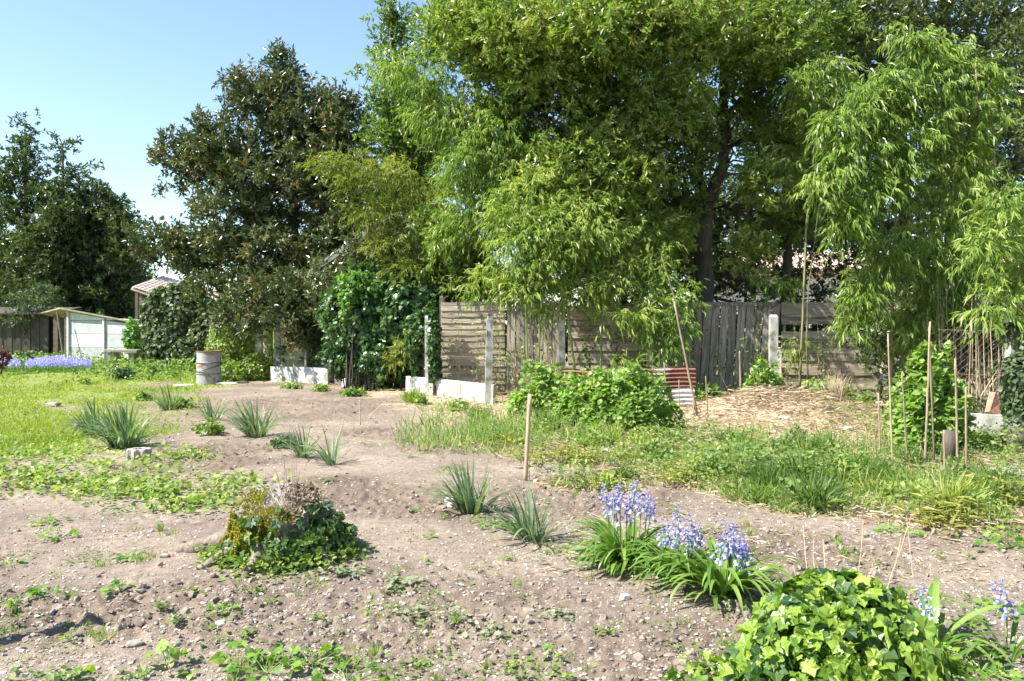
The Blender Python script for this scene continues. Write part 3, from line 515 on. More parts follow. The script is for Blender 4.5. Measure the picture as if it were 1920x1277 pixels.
# the great laurel in the middle with its forked trunk
D = 18.6
tree('holm_oak_tree', (at(1322, 600, D)[0], D), 'huge spreading evergreen with a forked trunk behind the leaning board panel', 'tree',
     [([at(1322, 735, D), at(1322, 560, D), at(1318, 460, D), at(1322, 380, D)], .24, .2), ([at(1320, 392, D), at(1340, 355, D), at(1354, 300, D), at(1358, 200, D), at(1348, 60, D-.3), at(1350, -180, D-.5)], .17, .07),
      ([at(1322, 385, D), at(1312, 300, D), at(1290, 200, D-.6), at(1230, 110, D-1), at(1150, 40, D-1.4)], .11, .04), ([at(1355, 225, D), at(1310, 170, D), at(1270, 140, D-.4), at(1200, 100, D-.5)], .09, .03),
      ([at(1352, 230, D), at(1420, 150, D), at(1520, 60, D)], .1, .04), ([at(1322, 400, D), at(1250, 380, D-.6), at(1150, 340, D-1.5)], .05, .02), ([at(1335, 390, D), at(1380, 385, D-.7), at(1420, 380, D-1.2)], .035, .015)],
     [blob(880, 40, D-1, 80, 60, 1.4), blob(960, 100, D-1, 110, 80, 1.8), blob(1090, 60, D-1.5, 130, 90, 2.2), blob(1230, 60, D-1, 120, 90, 2.2), blob(1380, 60, D-.8, 110, 80, 2), blob(1500, 60, D-.5, 90, 80, 1.8), blob(1040, 190, D-1.2, 120, 80, 1.9), blob(1180, 200, D-1.4, 110, 90, 1.7),
      blob(1270, 260, D-.9, 90, 80, 1.2), blob(1440, 190, D-.3, 80, 100, 1.5), blob(1500, 280, D+.2, 80, 90, 1.4), blob(1120, 330, D-1.4, 80, 60, 1.0), blob(1230, 380, D-.2, 90, 60, 1.2), blob(1440, 330, D-1.6, 45, 42, .5, 1.3), blob(1470, 410, D+.4, 70, 60, 1.2),
      blob(1100, 460, D, 110, 70, 1), blob(950, 300, D, 80, 120, 1.5), blob(1260, 480, D+1.4, 90, 50, .8, .9),
      blob(1250, -70, D-.5, 260, 90, 2.4, .25)], 125000, M['laurel'], L=.145, twigs=160, tw_r=.02, cr=(.25, .55), extra=(([blob(900, 60, D-1.8, 90, 70, 1.2), blob(1010, 100, D-2.2, 110, 80, 1.2), blob(1140, 60, D-2.8, 120, 70, 1.2), blob(1080, 350, D-2.2, 110, 60, .9), blob(1280, 60, D-2.6, 110, 60, 1), blob(1110, 290, D-2.4, 80, 40, .6), blob(1190, 330, D-2.3, 60, 40, .5), blob(1250, 200, D-2.4, 70, 50, .6), blob(1440, 350, D-2.4, 46, 34, .4), blob(1400, 470, D-2.0, 40, 22, .3), blob(1450, 90, D-2, 80, 50, .8), blob(1500, 240, D-1.6, 50, 60, .6), blob(1240, 440, D-1.6, 60, 40, .5)], 56000, .145), dict(cr=(.22, .45), bias=.22)))  # extra clumps get a lighter leaf tint to stand in for sunlit patches
tree('holm_oak_tree', (at(1168, 600, 20.5)[0], 20.5), 'slender trunked evergreen left of the forked trunk, mostly hidden', 'tree', [([at(1172, 700, 20.5), at(1168, 500, 20.5), at(1172, 380, 20.5), at(1150, 250, 20.5)], .11, .05)],
     [blob(1150, 300, 20.8, 90, 110, 1), blob(1060, 380, 21, 80, 100, 1), blob(1230, 430, 21.4, 100, 90, 1), blob(1390, 440, 21.8, 90, 70, .9, .8)], 26000, M['dark'], L=.16, twigs=30)
D = 19.5
tree('holm_oak_tree', (at(1690, 600, D)[0], D), 'dark evergreen filling the upper right corner behind the bamboo', 'tree',
     [([at(1700, 720, D), at(1690, 500, D), at(1700, 300, D), at(1660, 60, D)], .2, .06), ([at(1475, 560, D), at(1478, 420, D), at(1490, 300, D), at(1530, 120, D)], .13, .05), ([at(1690, 420, D), at(1800, 250, D), at(1880, 60, D)], .1, .04)],
     [blob(1570, 60, D-.5, 90, 80, 1.6), blob(1700, 30, D-.8, 120, 80, 2), blob(1850, 60, D-.6, 110, 110, 2), blob(1960, 200, D, 110, 140, 2), blob(1580, 200, D, 80, 90, 1.5), blob(1540, 330, D, 70, 80, 1.3), blob(1720, 200, D, 140, 120, 1.6), blob(1850, 320, D, 130, 120, 1.6), blob(1560, 420, D+.5, 70, 50, .8, .7), blob(1750, 420, D, 120, 70, 1, .9), blob(1900, 470, D-1, 80, 80, 1),
      blob(1700, -80, D, 260, 80, 2.4, .25), blob(1510, 440, D+2.4, 130, 34, .7, 1.2), blob(1370, 400, D+3, 110, 80, .8, 1.3), blob(1340, 240, D+2.6, 90, 90, .8, 1.1), blob(1590, 430, D+1.5, 100, 50, .7, 1.2), blob(1915, 150, D-3, 60, 110, .9, 1)], 90000, M['dark'], L=.16, twigs=70, bias=.2)
tree('glossy_shrub', (at(850, 600, 18.6)[0], 18.6), 'glossy dark shrub rising between the ivy and the bamboo', 'shrub', [([at(850, 690, 18.6), at(855, 540, 18.4), at(850, 470, 18.3)], .05, .03)],
     [blob(845, 440, 18.3, 55, 38, .7), blob(870, 500, 18.2, 55, 45, .7), blob(790, 520, 18.6, 45, 36, .6), blob(900, 540, 18.3, 50, 22, .5)], 9000, M['laurel'], L=.15, bias=-.02, twigs=20, cr=(.2, .4))

# ------------------------------------------------------------------ bamboo
def plume(acc, P, rad, n, L=.18, droop=.75, bias=0, spread=.5):
    P = np.array(P, float); s = np.linspace(0, 1, len(P)); nt_ = int(n/9); t = rnd(nt_)
    c = np.stack([np.interp(t, s, P[:, k]) for k in range(3)], 1); rr = np.interp(t, s, np.linspace(1, .55, len(P)))*rad
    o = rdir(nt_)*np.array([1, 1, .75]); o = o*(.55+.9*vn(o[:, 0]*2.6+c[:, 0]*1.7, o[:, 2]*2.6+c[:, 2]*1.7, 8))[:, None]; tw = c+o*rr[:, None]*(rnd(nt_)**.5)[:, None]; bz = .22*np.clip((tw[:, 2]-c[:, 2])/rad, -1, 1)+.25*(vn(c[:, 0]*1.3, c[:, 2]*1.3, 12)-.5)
    td = unit(o*.8+np.array([-.25, -.1, .05])+.5*rdir(nt_)); tt = rnd(nt_)
    j = np.repeat(np.arange(nt_), 9); q = len(j); u_ = rnd(q)
    p = tw[j]+td[j]*(u_*.3)[:, None]+np.array([0, 0, -1])*(u_**2*.1)[:, None]
    ax = unit(td[j]*.6+rdir(q)*spread*.8+np.array([0, 0, -droop*.95])); nr = unit(rdir(q)*.55+td[j]*.4+np.array([-.5, -.35, .55]))
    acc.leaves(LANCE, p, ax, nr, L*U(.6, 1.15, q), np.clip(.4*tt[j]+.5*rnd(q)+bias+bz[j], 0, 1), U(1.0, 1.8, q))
def bamboo(name, base, label, culms, plumes, mat, cmat='culm', L=.18, droop=.75, bias=0, group=None):
    base = np.array([base[0], base[1], H1(*base[:2])]); root = thing(name, base, label, 'bamboo', group)
    for P, r in culms:
        P = np.array(P, float); k = len(P); t = np.linspace(0, 1, 22); s = np.linspace(0, 1, k); Q = np.stack([np.interp(t, s, P[:, i]) for i in range(3)], 1)
        rr = np.linspace(r, r*.35, 22)*np.where(np.arange(22) % 2 == 0, 1.12, 1.0); a = Acc(); a.tube(Q, rr, 7); part('culm', a.mesh('culm', M[cmat], True), root)
    ac = Acc()
    for P, rad, n in plumes: plume(ac, P, rad, n, L, droop, bias)
    part('foliage', ac.mesh('foliage', mat), root, kind='stuff'); return root
def arc(*pts): return [at(*p) for p in pts]
bamboo('bamboo_clump', at(730, 600, 19)[:2], 'yellowish bamboo arching left over the ivy and gable', [(arc((760, 690, 19), (750, 520, 19), (735, 380, 18.8), (690, 310, 18.6), (600, 310, 18.3)), .02), (arc((800, 690, 19), (800, 500, 19), (790, 380, 18.8), (740, 330, 18.5)), .02)],
       [(arc((700, 300, 18.7), (640, 305, 18.5), (592, 315, 18.3)), .38, 1500), (arc((790, 330, 18.8), (720, 330, 18.6), (650, 345, 18.4)), .6, 3600), (arc((820, 400, 18.8), (740, 400, 18.6), (680, 400, 18.4)), .6, 3600), (arc((850, 440, 18.6), (760, 450, 18.4), (700, 460, 18.3)), .45, 2200), (arc((800, 500, 18.4), (740, 505, 18.2)), .4, 1300), (arc((760, 640, 17.6), (745, 680, 17.6)), .25, 420)], M['ybamboo'], L=.15, droop=.35)
D = 17.2
bamboo('bamboo_clump', at(920, 600, D+.8)[:2], 'tall pale green bamboo hanging in curtains left of the great tree', [(arc((880, 700, D+1), (890, 400, D+.8), (860, 200, D+.5), (800, 130, D)), .022), (arc((930, 700, D+1), (940, 380, D+.6), (900, 200, D), (860, 160, D)), .022), (arc((990, 700, D+1), (985, 400, D), (950, 250, D-.5)), .022)],
       [(arc((860, 150, D), (800, 160, D), (720, 120, D+.4)), .62, 3000), (arc((900, 200, D), (850, 230, D), (800, 200, D)), .8, 5200), (arc((960, 240, D-.4), (900, 290, D-.5), (870, 330, D-.4)), .8, 5200), (arc((1000, 280, D-.5), (960, 350, D-.6), (930, 420, D-.6)), .75, 5200), (arc((900, 380, D), (880, 440, D-.3)), .6, 2600), (arc((850, 60, D+.3), (820, 90, D+.3), (780, 110, D+.3)), .4, 1500), (arc((980, 180, D), (930, 210, D-.2), (880, 250, D-.2)), .6, 3200), (arc((860, 340, D), (840, 420, D), (830, 480, D)), .4, 1500)], M['bamboo'], L=.17, droop=.8, bias=.04)
D = 15.6
bamboo('bamboo_clump', at(1090, 600, D+.7)[:2], 'bright bamboo spilling over the pale vertical board panel', [(arc((1078, 700, D-.3), (1066, 600, D-.3), (1058, 520, D-.2), (1050, 400, D)), .028), (arc((1127, 700, D-.3), (1128, 600, D-.3), (1126, 540, D-.2), (1120, 430, D)), .024), (arc((990, 690, D+.9), (985, 560, D+.7), (980, 430, D+.4)), .018), (arc((1010, 690, D+.9), (1015, 560, D+.7), (1020, 430, D+.4)), .018)],
       [(arc((1080, 400, D), (1010, 430, D-.2), (950, 470, D-.2)), .55, 4200), (arc((1130, 430, D), (1060, 470, D-.2), (980, 510, D-.3)), .55, 5200), (arc((1060, 520, D-.2), (1000, 540, D-.3), (940, 545, D-.2)), .32, 2100), (arc((1180, 500, D), (1140, 540, D-.2), (1090, 555, D-.3)), .38, 2200), (arc((1240, 590, D-.4), (1190, 590, D-.5), (1130, 600, D-.4)), .26, 900), (arc((1250, 480, D+.2), (1210, 560, D-.1), (1230, 650, D-.4)), .34, 2000),
        (arc((1180, 690, 14.2), (1200, 700, 14.0), (1150, 690, 14.1)), .22, 420), (arc((1200, 360, D+.6), (1120, 380, D+.2), (1040, 400, D)), .42, 2600), (arc((1060, 320, D+.5), (990, 360, D+.2), (930, 420, D)), .5, 3400), (arc((1230, 430, D+.5), (1180, 440, D+.3), (1120, 480, D)), .42, 2400), (arc((950, 500, D), (900, 520, D-.1), (890, 560, D-.1)), .22, 700), (arc((1090, 560, D-.3), (1040, 575, D-.3), (1000, 590, D-.3)), .18, 500)], M['bamboo'], 'culmg', L=.165, droop=.55, bias=.1)
bamboo('bamboo_clump', at(1265, 600, 15.9)[:2], 'shaded bamboo sprays hanging before the leaning board panel', [(arc((1300, 740, 14.8), (1290, 640, 14.9), (1268, 570, 15.0), (1240, 480, 15.2)), .022), (arc((1235, 700, 15.2), (1232, 600, 15.2), (1230, 520, 15.4)), .018)],
       [(arc((1290, 540, 15.3), (1270, 600, 15.1), (1250, 660, 15.0)), .38, 1900), (arc((1240, 440, 16), (1230, 500, 15.7), (1250, 540, 15.8)), .4, 1400), (arc((1420, 510, 16.6), (1450, 540, 16.4), (1500, 530, 16.4)), .3, 800)], M['bamboo'], L=.16, droop=.6, bias=-.12)
D = 12.6
bamboo('bamboo_clump', at(1750, 700, D)[:2], 'great bright bamboo drooping in plumes on the right', [(arc((1650+s, 750+U(-5, 5), D+U(-.3, .4)), (1655+s, 500, D), (1670+s*.9, 260, D-.2), (1700+s*.7, 130, D-.3)), .02) for s in (20, 75, 110, 150, 185, 215)]+[(arc((q_, 790+U(-8, 8), D-.6+U(-.4, .3)), (q_+U(-14, 16), 540+U(-20, 70), D-.5)), U(.008, .014)) for q_ in np.linspace(1748, 1882, 17)],
       [(arc((1760, 150, D-.2), (1725, 90, D-.3), (1700, 60, D-.3)), .26, 1500), (arc((1800, 170, D), (1790, 110, D), (1780, 80, D)), .24, 1200), (arc((1840, 200, D), (1850, 150, D), (1845, 120, D)), .24, 1100), (arc((1770, 170, D-.2), (1700, 170, D-.3), (1640, 215, D-.4)), .34, 2400), (arc((1830, 180, D), (1810, 260, D), (1770, 330, D)), .5, 3400),
        (arc((1740, 230, D-.3), (1690, 280, D-.4), (1650, 340, D-.4)), .42, 3000), (arc((1670, 200, D-.4), (1600, 215, D-.6), (1550, 250, D-.6)), .27, 1900), (arc((1640, 260, D-.5), (1580, 300, D-.7), (1530, 370, D-.7)), .27, 2100), (arc((1690, 330, D-.4), (1620, 370, D-.6), (1575, 440, D-.6)), .34, 2700), (arc((1800, 340, D-.2), (1770, 430, D-.2), (1730, 500, D-.2)), .52, 4200),
        (arc((1690, 440, D-.3), (1650, 500, D-.4), (1610, 560, D-.4)), .34, 2400), (arc((1790, 500, D), (1760, 560, D), (1700, 610, D)), .4, 2800), (arc((1660, 560, D-.3), (1620, 590, D-.3), (1585, 620, D-.3)), .17, 600), (arc((1850, 320, D+.2), (1850, 420, D+.2), (1820, 540, D+.2)), .42, 2600), (arc((1700, 600, D-.2), (1720, 640, D-.2), (1690, 660, D-.2)), .2, 600), (arc((1700, 140, D-.4), (1650, 150, D-.5), (1610, 190, D-.5)), .2, 900)], M['bamboo'], 'cane', L=.165, droop=.8, bias=-.02)
bamboo('bamboo_clump', at(1540, 600, 16.4)[:2], 'small bamboo tuft high behind the great bamboo', [(arc((1499, 728, 15.6), (1505, 600, 15.6), (1512, 420, 15.8), (1540, 170, 16)), .028), (arc((1516, 735, 15.7), (1512, 640, 15.7), (1516, 540, 15.8), (1560, 190, 16)), .02)],
       [(arc((1590, 120, 16), (1540, 130, 15.8), (1490, 160, 15.7)), .35, 1500), (arc((1600, 160, 16), (1550, 170, 15.8), (1500, 210, 15.7)), .33, 1300), (arc((1620, 180, 16), (1650, 190, 15.8)), .25, 500), (arc((1500, 640, 15.6), (1480, 660, 15.5)), .2, 260)], M['bamboo'], L=.16, droop=.7)
bamboo('bamboo_clump', at(2010, 700, 9.8)[:2], 'nearest bamboo sprays leaning in from the right edge', [(arc((2000, 840, 9.8), (1985, 600, 9.7), (1950, 430, 9.5), (1890, 350, 9.3)), .016), (arc((2030, 840, 9.8), (2000, 600, 9.7), (1930, 470, 9.5), (1850, 450, 9.3)), .014)],
       [(arc((1950, 350, 9.4), (1900, 370, 9.3), (1860, 400, 9.2)), .2, 750), (arc((1950, 420, 9.4), (1870, 450, 9.3), (1830, 480, 9.2)), .22, 900), (arc((1960, 520, 9.4), (1890, 540, 9.3), (1840, 590, 9.2)), .2, 800), (arc((1980, 440, 9.6), (1930, 500, 9.5), (1900, 560, 9.5)), .3, 1200)], M['bamboo'], L=.15, droop=.65)
tree('dense_shrub', (6.5, 19.5), 'dark dense shrubbery close behind the board fence at the centre right', 'shrub', [([(5.9, 20.2, 0), (6, 20.3, 1.5), (6.1, 20.3, 3)], .06, .03)],
     [(x_, 20.3+.3*(i_ % 2), 1.5, 1.1, .6, 1.45, 1) for i_, x_ in enumerate((-1.2, .3, 1.8, 3.2, 4.6, 6.0, 7.5, 9, 10.5))]+[(x_, 21.2, 2.9, 1.0, .5, .55, .75) for x_ in (-.6, 1, 2.4, 3.8, 5.3, 6.6, 8.3, 9.8, 11.3)]+[(1.5, 21.5, 3.9, 2.6, .6, .9, 1)], 36000, M['dark'], L=.17, twigs=30, cr=(.25, .5), bias=-.1)
# dark mass behind the right bamboo
tree('dense_shrub', (7.6, 14.6), 'dark shrub thicket in the shade under the right bamboo', 'shrub', [([(7.6, 14.6, 0), (7.5, 14.5, 1), (7.3, 14.4, 1.8)], .05, .02)],
     [(7.2, 14.6, 1.5, 1.3, .7, .9, 1), (8.6, 13.4, 1.5, 1.2, .8, 1.2, 1), (8.6, 12.2, 1.2, .8, .8, 1.1, 1), (6.6, 13.0, .95, .6, .4, .8, 1), (7.5, 12.6, 1.0, .7, .5, .9, 1.2), (7.2, 11.9, .6, .5, .3, .5, 1)], 16000, M['dark'], L=.12, twigs=10, cr=(.2, .4), bias=-.1)
# ------------------------------------------------------------------ hedges, ivy, shrubs
def leafmass(acc, n, c, r, L, tpl, bias=0, wt=None, hang=.3, noise=.25):
    u = rdir(n); t = 1-.25*rnd(n)**2; c = np.array(c); r = np.array(r)
    bump_ = 1+noise*(vn(u[:, 0]*3+7+c[0], u[:, 2]*3+9, 5)+vn(u[:, 0]*7, u[:, 2]*7+c[0], 6)-1)
    p = c+u*r*(t*bump_)[:, None]; k = (p[:, 2] > .03); p = p[k]; u = u[k]; n = len(p)
    ax = unit(rdir(n)*.8+np.array([0, 0, -hang])+u*.3); nr = unit(u+.6*rdir(n)+np.array([0, 0, .3]))
    acc.leaves(tpl, p, ax, nr, L*U(.6, 1.2, n), np.clip(.5*vn(p[:, 0]*2, p[:, 2]*2+p[:, 1], 3)+.55*rnd(n)+bias, 0, 1))
def bushy(name, base, label, cat, ells, n, L, tpl, mat, bias=0, stem='bark', **kw):
    base = (base[0], base[1], H1(base[0], base[1])); root = thing(name, base, label, cat); ac = Acc(); tot = sum(e[3]*e[5]+e[4]*e[5] for e in ells)
    for e in ells: leafmass(ac, int(n*(e[3]*e[5]+e[4]*e[5])/tot), e[:3], e[3:6], L, tpl, bias, **kw)
    part('foliage', ac.mesh('foliage', mat), root, kind='stuff'); a = Acc()
    for e in ells[:6]:
        for q in range(3):
            b0 = np.array([e[0]+U(-.2, .2)*e[3], e[1]+U(-.2, .2)*e[4], H1(e[0], e[1])]); b1 = np.array([e[0]+U(-.6, .6)*e[3], e[1]+U(-.6, .6)*e[4], e[2]+.6*e[5]]); Q, rr = limb([b0, (b0+b1)/2+.03, b1], .018, .006, .02, 7); a.tube(Q, rr, 5)
    part('stems', a.mesh('stems', M[stem], True), root, kind='stuff'); return root
D = 18.7
bushy('ivy_bush', at(720, 700, D)[:2], 'thick dark ivy smothering the front of the gabled hut', 'ivy',
      [blob(735, 540, D, 70, 42, .45), blob(650, 600, D+.5, 36, 80, .4), blob(690, 600, D, 55, 85, .5), blob(760, 590, D-.3, 50, 70, .5), blob(800, 570, D-.3, 28, 55, .4), blob(660, 670, D+.5, 40, 40, .4), blob(720, 665, D-.1, 55, 50, .45), blob(790, 640, D-.9, 30, 48, .35), blob(690, 540, D+.2, 45, 34, .4)], 34000, .10, IVYS, M['ivy'], .08, noise=.7)
bushy('ivy_bush', at(675, 690, 18.1)[:2], 'bright fresh green ivy patch at the top of the dark ivy', 'ivy', [blob(672, 530, 18.3, 28, 20, .25), blob(655, 560, 18.2, 14, 24, .2), blob(705, 540, 18.3, 20, 16, .2), blob(650, 590, 18.3, 10, 14, .2)], 1500, .09, IVYS, M['bright'], 0, noise=.6)
bushy('ivy_bush', at(815, 690, 17)[:2], 'narrow ivy column climbing the thin white post', 'ivy', [blob(812, 640, 17, 12, 60, .2), blob(815, 690, 17, 12, 26, .18)], 1300, .09, IVYS, M['ivy'], .05)
bushy('ivy_bush', at(1900, 700, 10.4)[:2], 'ragged ivy climbing the pale post at the right edge', 'ivy', [blob(1915, 620, 10.5, 26, 60, .25), blob(1915, 720, 10.3, 26, 60, .25), blob(1885, 600, 10.5, 18, 22, .2), blob(1910, 800, 10.2, 22, 50, .25)], 2300, .075, IVYS, M['greyivy'], .0)
D = 28.
bushy('overgrown_hedge', at(340, 690, D)[:2], 'grey green ivy clad hedge left of the magnolia', 'hedge', [blob(300, 600, D, 30, 60, .7), blob(350, 590, D, 45, 62, .8), blob(320, 640, D-.3, 48, 42, .8), blob(390, 640, D-.5, 30, 50, .7), blob(360, 660, D-.6, 50, 30, .7)], 15000, .13, IVYS, M['greyivy'], .05)
bushy('pale_shrub', at(420, 690, 24)[:2], 'pale spring shrub just right of the grey drum', 'shrub', [blob(425, 650, 24, 32, 45, .6), blob(455, 640, 24, 30, 40, .6), blob(405, 680, 23.5, 30, 26, .5)], 4200, .10, ROUND, M['weed'], .15)
bushy('pale_shrub', at(455, 705, 21.8)[:2], 'low green shrub between the drum and the white plinth', 'shrub', [blob(440, 700, 21.6, 34, 20, .5), blob(480, 690, 21.8, 30, 26, .5)], 2800, .08, ROUND, M['weed'], .05)
bushy('young_tree', at(250, 650, 31)[:2], 'feathery young tree at the low end of the shed', 'tree', [blob(250, 632, 31, 15, 36, .4), blob(260, 650, 31, 16, 24, .4)], 1300, .13, ROUND, M['bright'], -.1)
for px, py, rx, rz, lab in ((45, 668, 28, 20, 'rounded green bush in front of the dark hut'), (228, 697, 26, 18, 'low dark mound of leaves nearest the lawn'), (285, 692, 16, 12, 'small dark mound of leaves left of the drum'), (287, 660, 24, 13, 'dark glossy low bush under the ivy hedge'),
                            (215, 664, 22, 20, 'pale leafy bush beside the stone slab table'), (160, 712, 14, 10, 'small olive tuft at the foot of the bluebell drift'), (270, 742, 20, 12, 'brownish low plant at the lawn corner'), (335, 755, 38, 14, 'low leafy plant among the middle daffodils'),
                            (400, 800, 30, 16, 'leafy weed at the foot of the tall daffodils'), (530, 828, 26, 15, 'dark leafy weed before the two small daffodils'), (755, 665, 16, 30, 'yellow green shoot bush beside the ivy'), (560, 700, 20, 20, 'dark bush growing on the white plinth'), (660, 735, 26, 12, 'low weeds at the foot of the ivy wall'), (545, 722, 22, 9, 'thin weeds at the left end of the white plinth'), (860, 762, 30, 12, 'grassy weeds against the long sunlit plinth'), (790, 748, 18, 12, 'leafy weeds at the foot of the thin white post'), (600, 726, 20, 9, 'small weed tuft before the white plinth')):
    d = EYE*F/(py+rz*.8-HY); bushy('low_bush', at(px, py, d)[:2], lab, 'bush', [blob(px+U(-.5, .5)*rx, py+rz*U(.1, .6), d+U(-.2, .2), rx*U(.35, .6), rz*U(.5, .9), rx/F*d*U(.3, .6)) for _ in range(4)], int(120+rx*rz*.9), .04+.0018*d, ROUND, noise=.9, mat= M['ivy'] if 'dark' in lab else M['weed'], bias=.1)
bushy('red_leaved_plant', at(718, 712, 19)[:2], 'small plant with reddish brown leaves by the broken plinth', 'plant', [blob(718, 712, 18.6, 12, 16, .2)], 260, .08, ROUND, M['redleaf'])
bushy('burgundy_plant', at(5, 690, 24)[:2], 'dark burgundy plant at the left edge', 'plant', [blob(4, 672, 24, 8, 16, .3)], 260, .09, ROUND, M['redleaf'], -.4)
def drift(label, px0, px1, py0, py1, n):
    d0 = EYE*F/(py1+6-HY); a = Acc(); c = at((px0+px1)/2, 690, d0); root = thing('bluebell_drift', (c[0], c[1], 0), label, 'bluebells'); root['kind'] = 'stuff'
    px = U(px0, px1, n); d = U(d0, d0+2.8, n); h = U(.22, .42, n)*(.75+.4*np.sin(np.clip((px-px0)/(px1-px0), 0, 1)*math.pi)); i = np.repeat(np.arange(n), 7); m = len(i)
    x = (px-CX)/F*d; p = np.stack([x[i]+R.normal(0, .015, m), d[i]+R.normal(0, .015, m), (h[i]-.14*rnd(m))], -1)
    a.leaves(ROUND, p, rdir(m)+[0, 0, -.6], rdir(m), U(.03, .045, m), rnd(m)); part('flowers', a.mesh('flowers', M['bell']), root, kind='stuff')
    b = Acc(); n2 = n*3; px = U(px0-4, px1+4, n2); d = U(d0-.2, d0+2.8, n2); x = (px-CX)/F*d; b.leaves(*blades(n2, x, d, U(.15, .3, n2), BLADE3, 1, rnd(n2)*.6, 1.6)); part('leaves', b.mesh('leaves', M['tallgrass']), root, kind='stuff')
def creeper(px0, px1, d, n, label, top=2.0, leaf=700, mat='weed'):
    c = at((px0+px1)/2, 700, d); root = thing('creeper', (c[0], d, 0), label, 'creeper', 'creepers on the fence'); a = Acc(); b = Acc()
    for i in range(n):
        x = (U(px0, px1)-CX)/F*d; z = np.linspace(0, top*U(.5, 1), 14); xs = x+np.cumsum(R.normal(0, .035, 14)); ys = d+R.normal(0, .02, 14); a.tube(np.stack([xs, ys, z], -1), np.linspace(.006, .002, 14), 4, tint=.5*rnd(), cap=False)
        q = int(leaf/n); k = R.integers(0, 14, q); b.leaves(ROUND, np.stack([xs[k], ys[k]-.03, z[k]], -1)+R.normal(0, .05, (q, 3)), rdir(q)+[0, 0, -.4], rdir(q)+[0, -1, .4], U(.025, .07, q), rnd(q))
    part('stems', a.mesh('stems', M['stalk'], True), root, kind='stuff'); part('foliage', b.mesh('foliage', M[mat]), root, kind='stuff')
creeper(826, 950, 16.95, 22, 'bare creeper stems with few leaves over the pale lap slats', 1.9, 500); creeper(955, 1060, 16.6, 9, 'sparse creeper over the narrow upright boards', 1.5, 260); creeper(1380, 1470, 16.1, 8, 'creeper climbing beside the tall concrete post', 1.7, 420); creeper(1480, 1640, 15.9, 12, 'thin twigs and leaves over the board gap panel', 1.6, 300); creeper(1085, 1225, 16.2, 12, 'leafy creeper on the boards behind the corrugated sheets', 1.8, 1200, 'laurel'); creeper(1236, 1380, 16.2, 9, 'sparse twigs over the leaning boards', 1.7, 260); creeper(1655, 1800, 15.6, 14, 'tangled twigs over the darkest panel', 1.9, 700, 'laurel'); creeper(420, 520, 23.0, 9, 'leafy creeper on the sunlit greenish slats', 1.6, 500)
drift('dense violet drift of bluebells in front of the white shed', 48, 172, 665, 692, 1500)
drift('sparse violet bluebells at the left picture edge', -30, 38, 668, 692, 500)

# ------------------------------------------------------------------ fences
def board_mesh(name, L, Wd, Tk, mat, wav=0.0, vertical=False):
    n = 6; t = np.linspace(-.5, .5, n+1)*L; a = Acc(); o = R.normal(0, wav, n+1); g = R.normal(0, wav*.6, n+1); V = []
    for i in range(n+1):
        for sy, sz in ((-1, -1), (1, -1), (1, 1), (-1, 1)):
            if vertical: V.append((sz*Wd/2+o[i], sy*Tk/2+g[i], t[i]))
            else: V.append((t[i], sy*Tk/2+g[i], sz*Wd/2+o[i]))
    f = [[i*4+j, i*4+(j+1) % 4, i*4+4+(j+1) % 4, i*4+4+j] for i in range(n) for j in range(4)]+[[3, 2, 1, 0], [n*4, n*4+1, n*4+2, n*4+3]]
    return a.add(V, np.array(f)).mesh(name, mat)
def panel(x0, y0, x1, y1, z0, z1, style, nb, label, mat, lean=0, gap_at=None, slope=0, back=True, wav=.004):
    p0 = np.array([x0, y0]); p1 = np.array([x1, y1]); L = np.linalg.norm(p1-p0); u = (p1-p0)/L; nrm = np.array([u[1], -u[0]]); rz = math.atan2(u[1], u[0]); c = (p0+p1)/2
    root = thing('fence_panel', (c[0], c[1], z0), label, 'fence panel', 'wooden panels of the boundary fence'); hgt = z1-z0
    if style == 'h':
        pitch = hgt/nb; ms = [board_mesh('board', L-.02, pitch*1.04, .012, mat, wav) for _ in range(4)]
        for i in range(nb):
            if gap_at is not None and i in gap_at: continue
            z = z0+pitch*(i+.5)+slope*0; off = .012 if i % 2 else 0
            q = c+nrm*(off+R.normal(0, .003)); part('board', ms[i % 4], root, (q[0], q[1], z), (U(-.12, -.05), R.normal(0, .004), rz))
        a = Acc()
        for t in ((-.46, 0, .46) if L < 2.2 else (-.47, -.16, .16, .47)): q = c+u*t*L-nrm*.035; a.box((q[0], q[1], (z0+z1)/2), (.05, .03, hgt), rz)
        part('battens', a.mesh('battens', mat), root, kind=None)
    else:
        pitch = L/nb; ms = [board_mesh('board', hgt, pitch*.90, .018, mat, .003, True) for _ in range(4)]
        for i in range(nb):
            q = p0+u*pitch*(i+.5)+nrm*(.012 if i % 2 else 0)+nrm*R.normal(0, .004); dz = slope*(i/nb-.5)
            part('board', ms[i % 4], root, (q[0]+lean*.0, q[1], (z0+z1)/2+dz), (0, lean+R.normal(0, .006), rz))
        for zz, th in ((z1-.01, .09), (z0+hgt*.53, .06), (z0+hgt*.12, .06)):
            a = Acc(); q = c+nrm*(.035 if zz > z1-.1 else -.04); a.box((0, 0, 0), (L+.02, .03, th)); part('rail', a.mesh('rail', mat), root, (q[0], q[1], zz), (0, -math.atan2(slope, L), rz))
    return root
def fxy(px, d): return ((px-CX)/F*d, d)
